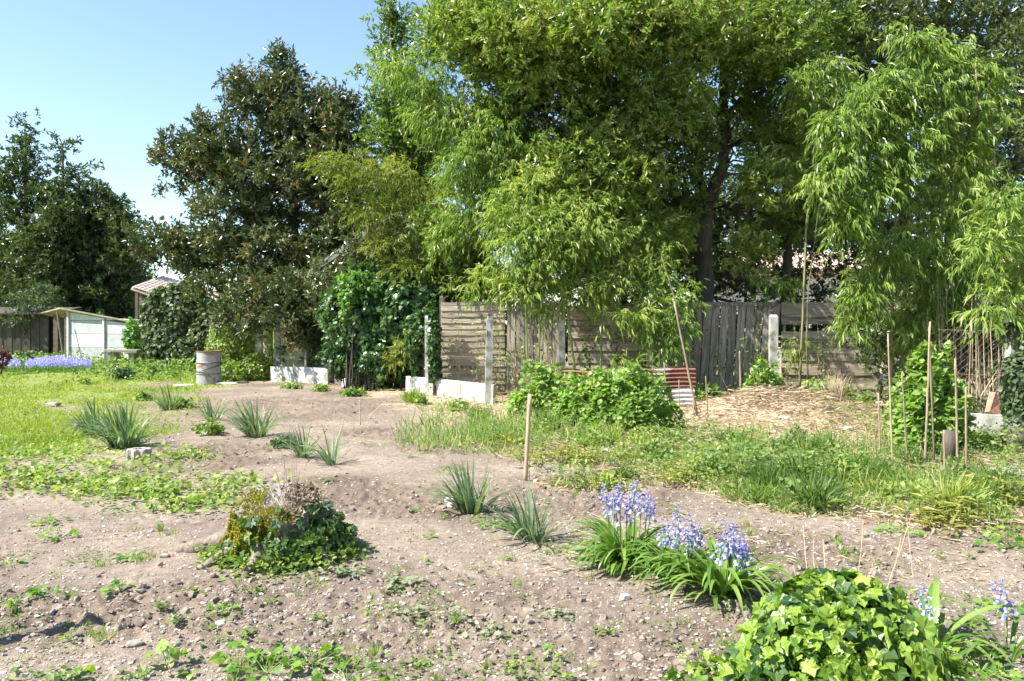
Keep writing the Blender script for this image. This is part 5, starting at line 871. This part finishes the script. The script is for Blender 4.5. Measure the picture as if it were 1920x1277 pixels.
def bell_head(label=None, n=15, h=.14, s=.0215):
    a = Acc(); k = 6; an = np.arange(k)/k*2*math.pi
    for i in range(n):
        t = i/(n-1); z = h*t; rr = (.022+.006*R.normal())*(1-.75*t)+.003; th = i*2.4+U(-.3, .3); c = np.array([rr*math.cos(th), rr*math.sin(th), z]); dv = unit(np.array([.55*math.cos(th), .55*math.sin(th), -.9+.9*t])); A = unit(np.cross(dv, [0.3, .2, 1])); B = np.cross(dv, A); q = s*(1-.45*t); tt = U(.2, 1)*(1-.6*t)
        V = [c-dv*q*.15]; 
        for rad, l in ((.42, .15), (.36, .7), (.62, 1.15)): V += [c+dv*q*l+(A*math.cos(x)+B*math.sin(x))*q*rad*(1 if (rad < .6 or j % 2 == 0) else .75) for j, x in enumerate(an)]
        V = np.array(V); f4 = [[1+r_*k+j, 1+r_*k+(j+1) % k, 1+(r_+1)*k+(j+1) % k, 1+(r_+1)*k+j] for r_ in range(2) for j in range(k)]; f3 = [[0, 1+(j+1) % k, 1+j] for j in range(k)]
        a.add(V, [np.array(f4), np.array(f3)], tt)
    return a.mesh('flower_head', M['bell'])
BH = [bell_head() for _ in range(5)]
def bluebells(px, py, nleaf, stalks, label, rad=.07, lsc=1.0, name='bluebell_clump', azr=(0, 2*math.pi)):
    c = on(px, py); root = thing(name, c, label, 'bluebells', 'clumps of bluebells in the foreground')
    for i in range(nleaf):
        az = U(*azr); r = rad*math.sqrt(rnd()); m = BL[int(R.integers(len(BL)))]; part('leaf', m, root, (c[0]+r*math.cos(az), c[1]+r*math.sin(az), c[2]), (0, R.normal(0, .15), az-math.pi/2+R.normal(0, .4)), lsc*U(.75, 1.15))
    for hx, hy in stalks:
        d = c[1]+U(-.06, .06); tp = at(hx, hy, d); hd = .115; z0 = c[2]; b = np.array([c[0]+(tp[0]-c[0])*.75, d, z0]); a = Acc(); e = tp-[0, 0, .02]; a.tube([b-b, (e-b)*.5+[R.normal(0, .006), 0, 0], e-b], [.0045, .004, .0025], 6)
        s = part('stalk', a.mesh('stalk', M['culmg'], True), root, b); part('flower_head', BH[int(R.integers(5))], s, tp-[0, 0, hd], (R.normal(0, .12), R.normal(0, .12), U(0, 6.28)), U(.8, 1.2), kind='stuff')
bluebells(1170, 1052, 120, [(1133, 908), (1150, 925), (1163, 915), (1176, 930), (1187, 922), (1192, 909), (1203, 928), (1215, 925), (1221, 945), (1155, 945), (1181, 948), (1140, 932)], 'largest clump of violet bluebells farthest from the camera')
bluebells(1275, 1085, 80, [(1243, 985), (1256, 990), (1270, 963), (1268, 985), (1291, 978), (1298, 1000), (1310, 988), (1316, 1003)], 'middle clump of bluebells with paler scattered flowers', lsc=.85)
bluebells(1352, 1115, 110, [(1351, 1015), (1364, 993), (1374, 1010), (1381, 990), (1388, 1003), (1404, 1020), (1396, 1030)], 'bluebell clump with the broadest arching leaves next to the ivy')
bluebells(1755, 1222, 26, [(1740, 1106)], 'single bluebell spike just right of the ivy mound', .05, .95); bluebells(1893, 1236, 12, [(1888, 1104)], 'single bluebell spike at the right picture edge', .04, .9)
def daffodils(px, py, n, rad, label, leanx=-.2, sc=1.0, parts=True, name='daffodil_clump'):
    c = on(px, py); root = thing(name, c, label, 'daffodil leaves', 'flowerless daffodil clumps')
    for i in range(int(n*1.35)):
        az = U(0, 2*math.pi); r = rad*math.sqrt(rnd()); x = c[0]+r*math.cos(az); y = c[1]+r*math.sin(az)
        if rnd() < .55 and leanx: az = math.pi+R.normal(0, .5)
        part('leaf', DL[int(R.integers(len(DL)))], root, (x, y, H1(x, y)-.01), (0, R.normal(0, .08)+leanx*.3, az-math.pi/2), sc*U(.7, 1.1))
daffodils(235, 838, 150, .17, 'largest daffodil clump behind the scalloped block', sc=1.25); daffodils(178, 815, 60, .11, 'smaller daffodil clump just left of the largest one', sc=1.15); daffodils(318, 768, 45, .13, 'daffodil leaves behind the leafy weed at the lawn corner', sc=1.1)
daffodils(400, 788, 34, .12, 'sparse daffodil leaves in the middle of the row', sc=.95); daffodils(482, 818, 85, .12, 'dense upright daffodil clump in the middle of the row', sc=1.25); daffodils(568, 858, 42, .06, 'small daffodil clump with bright leaf bases', sc=.95); daffodils(622, 872, 26, .05, 'few daffodil leaves curving left at the end of the row', sc=1.05, leanx=-.5)
daffodils(886, 962, 95, .09, 'dense daffodil clump beside the pale stone', -.05, sc=.95); daffodils(998, 1012, 52, .09, 'loose daffodil clump nearest the bluebells', -.05, sc=.95)
# ------------------------------------------------------------------ the stump
def build_stump():
    cx, cy = gp(512, 1066); cy += .28; z0 = H1(cx, cy)-.03; root = thing('tree_stump', (cx, cy, z0), 'mossy old tree stump with ivy on its side', 'stump'); n = 96; m = 22; V = []; top = .38
    an = np.arange(n)/n*2*math.pi
    for i in range(m+1):
        t = i/m; z = top*t
        flare = .275+.125*(1-t)**2.4; lob = .035*np.cos(5*an+.5)+.03*np.cos(9*an+1)+.018*np.cos(17*an); lob = lob*(1-.5*t)
        q = flare+lob+.03*(fbm(an*7/6.283*2+30, np.full(n, t*4), 3, 3)-.5)*2+.012*np.cos(31*an+3*t)
        q = q*(1+.1*np.cos(an-math.pi))
        sh = 1-.42*np.exp(-((an-3.75)/.5)**2)-.25*np.exp(-((an-5.1)/.35)**2); V.append(np.stack([q*np.cos(an), q*np.sin(an)*.9, (np.full(n, z)+.05*np.cos(an-2.0)*t)*sh+.004*R.normal(size=n)*(t > .95)], -1))
    f = [[i*n+j, i*n+(j+1) % n, (i+1)*n+(j+1) % n, (i+1)*n+j] for i in range(m) for j in range(n)]; a = Acc(); part('trunk', a.add(np.concatenate(V), np.array(f)).mesh('trunk', M['stumpbark'], True), root, (cx, cy, z0))
    rim = V[-1]; b = Acc(); W = []
    for s in (1, .8, .55, .3, .05): w_ = rim.copy(); w_[:, :2] *= s; w_[:, 2] = (rim[:, 2]-top)*s**1.5+top-.015-.05*(1-s)+R.normal(0, .012, n); W.append(w_ if s < 1 else rim*np.array([1, 1, 1]))
    f = [[i*n+j, i*n+(j+1) % n, (i+1)*n+(j+1) % n, (i+1)*n+j] for i in range(4) for j in range(n)]; b.add(np.concatenate(W), [np.array(f), np.array([np.arange(n)+4*n])]); part('cut_face', b.mesh('cut_face', M['stumpcut'], True), root, (cx, cy, z0))
    def surfpt(az, t): j = (np.asarray(az)/6.28318*n).astype(int) % n; i = np.clip((np.asarray(t)*m).astype(int), 0, m); A = np.array(V); return A[i, j]
    a = Acc(); q = 4200; jn = R.integers(0, n, q); sr = np.sqrt(rnd(q)); rimw = V[-1][jn].copy(); aa = an[jn]; keep = (np.cos(aa-.4)+.35*R.normal(size=q) > .55); pp = rimw*np.stack([sr, sr, np.ones(q)], -1); pp[:, 2] = (rimw[:, 2]-top)*sr**1.5+top+.012*rnd(q); pp = (pp+[cx, cy, z0])[keep]; qq = len(pp)
    a.leaves(ROUND, pp, rdir(qq), rdir(qq)*.6+[0, 0, 1], U(.012, .03, qq), rnd(qq)); part('forest_debris', a.mesh('forest_debris', M['deadshoot']), root, kind='stuff')
    for k, az in enumerate((3.15, 3.8, 4.5, 5.6)):
        L = (.62, .34, .26, .3)[k]; u = np.array([math.cos(az), math.sin(az)]); P = [(u[0]*q, u[1]*q+.03*math.sin(q*9), .14*(1-(q-.3)/L)-.03) for q in np.linspace(.3, .3+L, 7)]; a = Acc(); a.tube(np.array(P)+[cx, cy, z0], np.linspace(.05, .012, 7)*(1.7 if k == 0 else 1), 9); part('root', a.mesh('root', M['stumpbark'], True), root)
    # moss cushions on the left shoulder
    a = Acc(); q = 16000; az = np.concatenate([R.normal(3.85, .42, q), R.normal(4.95, .14, q//4)]); t = np.concatenate([U(.05, 1, q), U(.0, .4, q//4)]); k = fbm(az*3, t*3, 3, 12) > .25; az, t = az[k], t[k]; p = surfpt(az, t)+np.array([cx, cy, z0])+R.normal(0, .006, (len(az), 3)); nr = np.stack([np.cos(az), np.sin(az), np.full(len(az), .5)], -1); p = p+nr*.012
    a.leaves(DIAM, p, rdir(len(az))+nr, nr+rdir(len(az))*.7, U(.008, .018, len(az)), rnd(len(az)), 2.0); part('moss', a.mesh('moss', M['moss']), root, kind='stuff')
    q = 9000; jn = R.integers(0, n, q); sr = np.sqrt(U(.25, 1, q)); aa = an[jn]; kp = np.cos(aa-3.9)+.3*R.normal(size=q) > .35; rw = V[-1][jn]; pm = rw*np.stack([sr, sr, np.ones(q)], -1); pm[:, 2] = (rw[:, 2]-top)*sr**1.5+top-.008; pm = (pm+[cx, cy, z0])[kp]; a = Acc(); a.leaves(DIAM, pm, rdir(len(pm))+[0, 0, .6], rdir(len(pm)), U(.008, .018, len(pm)), rnd(len(pm)), 2.0); part('moss', a.mesh('moss', M['moss']), root, kind='stuff')
    # ivy leaves on the right and front
    IM = [tmesh('leaf', IVYL, M['oldivyo']) for _ in range(3)]; pl = thing('ivy_plant', (cx+.3, cy-.2, z0), 'dark ivy and herb leaves growing over the right of the stump', 'ivy')
    for i in range(330):
        az = (R.normal(5.85, .5) if i % 6 else R.normal(4.6, .4)) % 6.283; t = rnd()**.6; s = surfpt(az, t*.98); o = np.array([math.cos(az), math.sin(az), .35]); p = s+np.array([cx, cy, z0])+o*U(.0, .13)*np.array([1, 1, .4]); 
        if t > .75: p = p-np.array([math.cos(az), math.sin(az), 0])*U(0, .22)+np.array([0, 0, U(0, .05)])
        part('leaf', IM[i % 3], pl, p, aim(unit(R.normal(size=3)*.6+[0, 0, -.4]+o*.3), unit(o+R.normal(size=3)*.5+[0, 0, .4])), U(.035, .07))
    a = Acc(); q = 1500; az = R.normal(5.7, .5, q); s = surfpt(az % 6.283, U(0, .6, q)); o = np.stack([np.cos(az), np.sin(az), np.full(q, .15)], -1); p = s+np.array([cx, cy, z0+.0])+o*U(0, .14, q)[:, None]; a.leaves(LOBED, p, rdir(q)+[0, 0, .1], o+rdir(q)*.7+[0, 0, .6], U(.025, .055, q), rnd(q)*.7); part('herb_leaves', a.mesh('herb_leaves', M['weed']), pl, kind='stuff')
    # low weeds round the foot
    a = Acc(); q = 900; az = U(3.0, 6.1, q); r = .41+np.abs(R.normal(0, .08, q)); x = cx+r*np.cos(az); y = cy+r*np.sin(az)*.9; a.leaves(ROUND, pos3(x, y, .01+.06*rnd(q)), np.stack([np.cos(az), np.sin(az), .3*rnd(q)], -1)+.8*rdir(q), rdir(q)*.5+[0, 0, 1], U(.02, .045, q), .2+.8*rnd(q))
    single('foot_weeds', a.mesh('foot_weeds', M['weed']), 'fresh green weeds hugging the foot of the stump', 'weeds', kind='stuff')
    # dry stems
    st_ = thing('dry_stalk_tuft', (cx+.05, cy, z0+top), 'thin dry stems rising from the top of the stump', 'dry stems'); 
    for px, py, l in ((527, 840, 0), (534, 858, .03), (542, 790, .02), (548, 835, -.02), (555, 860, 0), (563, 880, .02), (574, 905, .02), (580, 892, .03), (516, 880, -.03), (600, 920, .08), (470, 895, -.05), (640, 905, .2)):
        tp = at(px, py, cy); b0 = np.array([cx+.02+(tp[0]-cx)*.55, cy+U(-.1, .1), z0+top-.03]); a = Acc(); a.tube([b0, (b0+tp)/2+R.normal(0, .012, 3), tp], [.003, .0022, .0012], 4, tint=rnd()); part('stem', a.mesh('stem', M['stalk']), st_)
    a = Acc(); q = 240; c0 = np.array([cx+.0, cy-.12, z0+top-.06]); b0 = c0+R.normal(0, .08, (q, 3))*[1, .7, .3]; a.leaves(BLADE3, b0, rdir(q)+[0, -.1, .6], rdir(q), U(.05, .11, q), .3+.7*rnd(q), .9); part('dead_shoots', a.mesh('dead_shoots', M['deadshoot']), st_, kind='stuff')
build_stump()
# ------------------------------------------------------------------ ivy mound in the foreground
def build_ivymound():
    c = np.array([1.27, 3.02]); z0 = H1(*c); root = thing('ivy_mound', (c[0], c[1], z0), 'bright green ivy mound in the right foreground', 'ivy'); IM = [tmesh('leaf', IVYL, M['ivyo'], .05) for _ in range(5)]
    rx, ry, rz = .44, .42, .62
    def sp(u, f=1.0):
        b = 1+.10*(np.cos(u[..., 0]*6+u[..., 1]*4)+.6*np.cos(u[..., 0]*11+2)); return np.stack([c[0]+u[..., 0]*rx*b*f, c[1]+u[..., 1]*ry*b*f, z0+np.abs(u[..., 2])*rz*(.93+.07*b)*f], -1)
    u = rdir(900); u[:, 2] = np.abs(u[:, 2]); sc_ = u[:, 2]*.9-u[:, 1]*.6-u[:, 0]*.15+.25*R.normal(size=900); ix = np.argsort(-sc_); 
    for k in ix[:300]:
        q = u[k]; p = sp(q, U(.93, 1.07)); nr = unit(q/np.array([rx, ry, rz])+R.normal(size=3)*.85+[-.3, -.2, .6]); ax = unit(np.array([q[0]*.4, q[1]*.4-.2, -.55])+R.normal(size=3)*.7); part('leaf', IM[k % 5], root, p, aim(ax, nr), float(np.clip(R.normal(.054, .018), .024, .078)))
    a = Acc(); n = 3600; v = rdir(n); v[:, 2] = np.abs(v[:, 2]); p = sp(v, 1)*1.0; p = (p-[c[0], c[1], z0])*(1.03-.3*rnd(n)**1.5)[:, None]+[c[0], c[1], z0]; a.leaves(IVYL, p, rdir(n)*.7+[0, 0, -.5], v+.5*rdir(n), U(.035, .07, n), rnd(n)); 
    n = 700; v = rdir(n)*[1, 1, .1]; v = unit(v); p = np.stack([c[0]-.05+v[:, 0]*(.5+.16*rnd(n)), c[1]+v[:, 1]*(.45+.2*rnd(n)), z0+.03+.12*rnd(n)], -1); a.leaves(IVYL, p, rdir(n)*.7, [0, 0, 1]+.6*rdir(n), U(.03, .055, n), rnd(n))
    part('inner_leaves', a.mesh('inner_leaves', M['ivyt']), root, kind='stuff')
    a = Acc(); 
    for i in range(40): t = rdir(1)[0]; t[2] = abs(t[2]); a.tube([np.array([*c, z0]), np.array([*c, z0+.1])+t*.2, sp(t, .95)], [.008, .006, .003], 5)
    part('stems', a.mesh('stems', M['bark']), root, kind='stuff')
    core = Acc(); th, ph = np.meshgrid(np.linspace(0, 2*math.pi, 33)[:-1], np.linspace(0, math.pi/2, 9)); V = np.stack([c[0]+rx*.72*np.cos(th)*np.cos(ph), c[1]+ry*.72*np.sin(th)*np.cos(ph), z0-.02+rz*.75*np.sin(ph)], -1).reshape(-1, 3)
    core.add(V, [np.array([[i*32+j, i*32+(j+1) % 32, (i+1)*32+(j+1) % 32, (i+1)*32+j] for i in range(8) for j in range(32)])]); part('buried_stump', core.mesh('buried_stump', M['bark'], True), root)
    ds = thing('dry_stalk_tuft', (c[0], c[1]+.2, z0+.5), 'pale thin dry stalks standing up behind the ivy mound', 'dry stems')
    for bx, by, tx, ty in ((1516, 1085, 1506, 985), (1530, 1080, 1526, 1010), (1549, 1085, 1543, 1012), (1607, 1080, 1619, 975), (1668, 1080, 1690, 1005), (1712, 1075, 1700, 965), (1627, 1090, 1637, 1055), (1500, 1090, 1488, 1060), (1660, 1105, 1708, 968)):
        d = 3.35; b0 = at(bx, by+8, d); tp = at(tx, ty, d+.1); a = Acc(); a.tube([b0, (b0+tp)/2+R.normal(0, .004, 3), tp], [.0020, .0017, .0012], 5, tint=U(.35, .8)); part('stem', a.mesh('stem', M['stalk']), ds)
build_ivymound()
# ------------------------------------------------------------------ mustard bushes
def mustard(c, r, h, n, label, L=.07, flowers=40, nparts=260, cells=1):
    z0 = H1(*c); root = thing('mustard_bush', (c[0], c[1], z0), label, 'bush', 'bright leafy mustard bushes'); IM = [tmesh('leaf', HEART, M['mustardo']) for _ in range(4)]; a = Acc()
    u = rdir(n); u[:, 2] = np.abs(u[:, 2]); u[:, 1] = np.where(rnd(n) < .35, u[:, 1], -np.abs(u[:, 1])); bump_ = .66+.62*vn(u[:, 0]*3.5+c[0], u[:, 2]*3.5+u[:, 1]*3, 4); f = 1-.35*rnd(n)**2
    p = np.stack([c[0]+u[:, 0]*r[0]*bump_*f, c[1]+u[:, 1]*r[1]*bump_*f, z0+.03+u[:, 2]*h*bump_*f], -1); nr = unit(u*.7+rdir(n)*.7+[-.2, -.1, .7]); ax = unit(u*.6+rdir(n)*.6+[0, 0, -.25]); s = L*U(.55, 1.2, n); order = np.argsort(-(f*s/L-u[:, 1]*.4)); pk = order[:nparts]; rest = order[nparts:]
    for k in pk: part('leaf', IM[k % 4], root, p[k], aim(ax[k], nr[k]), float(s[k]))
    a.leaves(HEART, p[rest], ax[rest], nr[rest], s[rest], rnd(len(rest))); part('foliage', a.mesh('foliage', M['mustard']), root, kind='stuff')
    b = Acc()
    for i in range(60): t = rdir(1)[0]; t[2] = abs(t[2])+.3; t = unit(t); e = np.array([c[0]+t[0]*r[0]*.8, c[1]+t[1]*r[1]*.8, z0+t[2]*h*1.02]); s0 = np.array([c[0]+t[0]*r[0]*.35, c[1]+t[1]*r[1]*.35, z0]); b.tube([s0, (s0+e)/2+[0, 0, .06], e], [.005, .004, .002], 4)
    part('stems', b.mesh('stems', M['culmg']), root, kind='stuff')
    if flowers:
        w_ = Acc(); 
        for i in range(flowers): t = rdir(1)[0]; t[2] = abs(t[2])+.5; t = unit(t); e = np.array([c[0]+t[0]*r[0]*.9, c[1]+t[1]*r[1]*.9, z0+t[2]*h*1.06+U(0, .06)]); q = 10; w_.leaves(ROUND, e+rdir(q)*.011, rdir(q), rdir(q), np.full(q, .012), rnd(q))
        part('flowers', w_.mesh('flowers', M['white']), root, kind='stuff')
mustard((1.7, 11.75), (.68, .5), .84, 2900, 'bright round leafed bush before the rusty sheets', .085, 45); mustard((1.15, 12.4), (.55, .45), .72, 1700, 'leafy bush just left of the rusty sheets', .08, 12, 120); mustard((.55, 13.6), (.55, .4), .78, 1700, 'bright bush at the foot of the pale upright boards', .08, 10, 100)
mustard((5.15, 9.75), (.42, .38), 1.18, 2500, 'white flowered mustard bush behind the bare canes', .10, 60); mustard((1.9, 13.4), (.5, .3), .7, 900, 'leafy clump between bamboo and rusty sheet', .08, 8, 60)
mustard((4.7, 14.75), (.35, .25), .62, 500, 'small climber leaves at the foot of the tall concrete post', .085, 0, 60); mustard((5.9, 14.9), (.55, .25), .42, 420, 'low green leaves under the board gap panel', .085, 0, 50); mustard((3.6, 14.9), (.5, .2), .3, 260, 'low green leaves at the foot of the leaning boards', .08, 0, 40)
# ------------------------------------------------------------------ single weeds in the bare soil
WM = {k: [tmesh('leaf', t, M['weedo']) for _ in range(3)] for k, t in (('heart', HEART), ('lobed', LOBED), ('round', ROUND))}
def weed(px, py, n, r, h, L, label, kind='heart', name='weed_plant', cat='weed'):
    c = on(px, py); root = thing(name, c, label, cat, 'weeds growing singly in the bare soil'); b = Acc()
    for i in range(n):
        az = U(0, 6.28); q = r*math.sqrt(rnd()); p = c+np.array([q*math.cos(az), q*math.sin(az), h*(1-.6*q/r)*U(.4, 1)+.008]); ax = unit(np.array([math.cos(az), math.sin(az), U(-.5, .3)])+R.normal(size=3)*.3); part('leaf', WM[kind][i % 3], root, p, aim(ax, unit(np.array([-.35, -.25, .9])+R.normal(size=3)*.45)), L*U(.6, 1.15))
        b.tube([c, (c+p)/2+R.normal(0, .004, 3), p], .0015, 4)
    part('stems', b.mesh('stems', M['culmg']), root, kind='stuff')
for w_ in ((312, 1258, 15, .085, .13, .055, 'bindweed plant with tall folded leaves near the front left'), (445, 1250, 10, .07, .12, .062, 'bindweed with the largest heart leaves at the lower left'), (500, 1262, 26, .14, .09, .05, 'spreading bindweed right of the largest heart leaves'), (585, 1245, 22, .13, .08, .05, 'bindweed trailing towards the soil ridge'),
           (650, 1278, 20, .16, .06, .045, 'bindweed at the bottom edge left of centre'), (130, 1205, 4, .035, .05, .045, 'pale seedling growing in the dark shadow strip'), (70, 1125, 8, .05, .07, .05, 'bindweed with two upright leaves at the left'), (84, 1128, 8, .05, .06, .04, 'small weed beside the two upright leaves'), (225, 1115, 16, .08, .06, .045, 'round leaved weed left of the stump foreground'),
           (20, 1060, 8, .07, .06, .04, 'small weed at the left edge'), (146, 1275, 5, .04, .05, .05, 'tiny bindweed at the bottom left corner'), (355, 1268, 5, .03, .03, .04, 'tiny seedling beside the folded leaf bindweed'), (30, 1145, 10, .06, .06, .04, 'low weed clump near the shadow strip'), (110, 1010, 16, .12, .08, .045, 'bright bindweed clump in the left middle'), (95, 985, 14, .12, .07, .045, 'bindweed behind the bright clump'), (690, 1145, 6, .06, .03, .03, 'small weed on the dug soil ridge'), (1040, 1228, 5, .07, .05, .045, 'seedling with two pointed leaves in front of the bluebells'), (800, 1055, 5, .03, .02, .03, 'tiny seedling on the bare path'), (808, 1010, 4, .03, .03, .04, 'lone small leaf below the near daffodils')): weed(*w_)
for w_ in ((415, 1152, 34, .09, .035, .035, 'flat rosette weed with grey green leaves left front'), (250, 1052, 26, .10, .03, .04, 'spreading rosette beside the stump root'), (500, 1135, 8, .05, .03, .03, 'small lobed weed in front of the stump'), (612, 1160, 10, .07, .04, .035, 'pair of pale lobed weeds right of the stump foreground'), (1130, 900, 9, .10, .12, .14, 'broad grey green leaved weed in front of the straw'), (1660, 1125, 14, .14, .08, .05, 'leafy weed behind the ivy mound'), (1560, 1020, 8, .08, .05, .05, 'small dark weed on the bare soil by the dry stalks'),
           (1685, 1000, 22, .16, .05, .05, 'dark flat weed before the yellow bamboo shoots'), (1900, 1030, 34, .20, .16, .07, 'vivid green weed at the right edge'), (1870, 1150, 14, .1, .06, .05, 'bright weed beside the edge bluebell'), (1840, 1260, 60, .22, .10, .05, 'ferny weeds at the lower right corner'), (1740, 1270, 40, .2, .10, .045, 'ferny weeds between the ivy mound and the corner'), (930, 990, 24, .12, .06, .05, 'bright low leaves between the two near daffodils'), (975, 1000, 22, .07, .12, .05, 'fresh upright weed among the loose daffodil leaves'), (1200, 1075, 18, .06, .16, .055, 'nettle like weed growing within the bluebell leaves')): weed(*w_, kind='lobed')
def wilted(px, py, n, r, label):
    c = on(px, py); a = Acc(); x = c[0]+R.normal(0, r*.5, n); y = c[1]+R.normal(0, r*.4, n); az = U(0, 6.28, n); a.leaves(LOBED, pos3(x, y, .01+.03*rnd(n)), np.stack([np.cos(az), np.sin(az), U(-.3, .3, n)], -1), rdir(n)*.7+[0, 0, 1], U(.02, .05, n), rnd(n)); single('wilted_weeds', a.mesh('wilted_weeds', M['pale']), label, 'pulled weeds', 'pulled weeds wilting on the soil', 'stuff')
for w_ in ((755, 1095, 60, .11, 'heap of pulled wilted weeds right of the stump'), (780, 1150, 45, .13, 'flat patch of wilted weeds in the centre front'), (850, 1160, 30, .1, 'scrap of wilted weeds right of the flat patch'), (1040, 1155, 50, .12, 'wilted weeds on a clod in the centre'), (650, 1080, 60, .12, 'wilted leaves lying in the stump shadow'), (1230, 1010, 40, .16, 'wilting weeds behind the bluebells'), (900, 1185, 30, .11, 'thin wilted scraps in the centre front'), (460, 725, 60, .35, 'wilted green scraps on the soil right of the drum')): wilted(*w_)
def grasstuft(px, py, n, L, label, mat='tallgrass', lean=.9, wide=1.2, tint=(.2, .9)):
    c = on(px, py); a = Acc(); x = c[0]+R.normal(0, L*.12, n); y = c[1]+R.normal(0, L*.12, n); a.leaves(*blades(n, x, y, L*U(.5, 1, n), BLADE3, lean, U(*tint, n), wide)); root = thing('grass_tuft', c, label, 'grass tuft', 'tufts of grass in the bare soil'); part('blades', a.mesh('blades', M[mat]), root, kind='stuff')
for w_ in ((132, 1120, 50, .09, 'bright grass tuft at the left between two weeds'), (30, 1150, 30, .07, 'short grass tuft near the left edge'), (125, 1178, 24, .06, 'thin dark grass tuft on the shadow strip'), (855, 1165, 40, .08, 'grass tuft on the ridge in the centre front'), (300, 1000, 50, .09, 'grass tuft left behind the stump'), (560, 1120, 20, .06, 'small grass tuft in front of the stump ivy'), (700, 1120, 20, .06, 'thin grass tuft on dug soil')): grasstuft(*w_)
def shoots(px, py, n, rad, h, label, tint, mat='ybamboo', L=.13):
    c = on(px, py); root = thing('bamboo_shoots', c, label, 'bamboo shoots', 'low yellow bamboo shoots'); a = Acc(); s = Acc()
    for i in range(n):
        p = c+np.array([R.normal(0, rad*.5), R.normal(0, rad*.35), 0]); tp = p+np.array([R.normal(0, .05), R.normal(0, .05), h*U(.4, 1)]); s.tube([p, tp], .003, 4); q = 8; az = U(0, 6.28, q); a.leaves(LANCE, p+(tp-p)*U(.3, 1, q, 1), np.stack([np.cos(az), np.sin(az), U(-.1, .5, q)], -1), rdir(q)*.3+[0, 0, 1], L*U(.6, 1.2, q), np.clip(U(*tint)+.15+.3*rnd(q), 0, 1), 1.9)
    part('foliage', a.mesh('foliage', M[mat]), root, kind='stuff'); part('stems', s.mesh('stems', M['culm']), root, kind='stuff')
for w_ in ((1770, 985, 40, .30, .24, 'yellow green bamboo shoots before the canes at the right', (.2, .7)), (1870, 950, 26, .4, .3, 'yellow bamboo shoots at the right edge', (.5, .9)), (1060, 870, 40, .55, .22, 'low yellowish shoots right of the wooden stake', (.2, .8)), (960, 835, 26, .4, .2, 'low yellowish shoots behind the wooden stake', (.2, .8)), (1290, 900, 26, .5, .16, 'low shoots in the straw behind the bluebells', (.1, .6))): shoots(*w_)
# dry lone stalks
ls = thing('dry_stalks', (2.4, 11, 0), 'thin long grass stalks bending over the straw and weeds', 'dry stalks')
for bx, by, tx, ty in ((1400, 830, 1350, 700), (1425, 860, 1395, 760), (1520, 880, 1475, 790), (1555, 895, 1490, 800), (1115, 800, 1100, 745), (1150, 820, 1085, 740), (1210, 800, 1170, 730), (1140, 840, 1120, 770), (900, 790, 870, 710), (840, 770, 820, 715), (1460, 905, 1430, 800), (1580, 905, 1560, 850), (690, 780, 740, 735)):
    q = on(bx, by); tp = at(tx, ty, q[1]-.1); a = Acc(); a.tube([q, (q+tp)/2+[.03, 0, .02], tp], [.004, .0035, .0015], 4, tint=U(.3, 1)); part('stalk', a.mesh('stalk', M['stalk']), ls)
for o in bpy.data.objects:
    if o.type == 'MESH' and o.data.materials and 'battens' in o.name: o['kind'] = 'stuff'
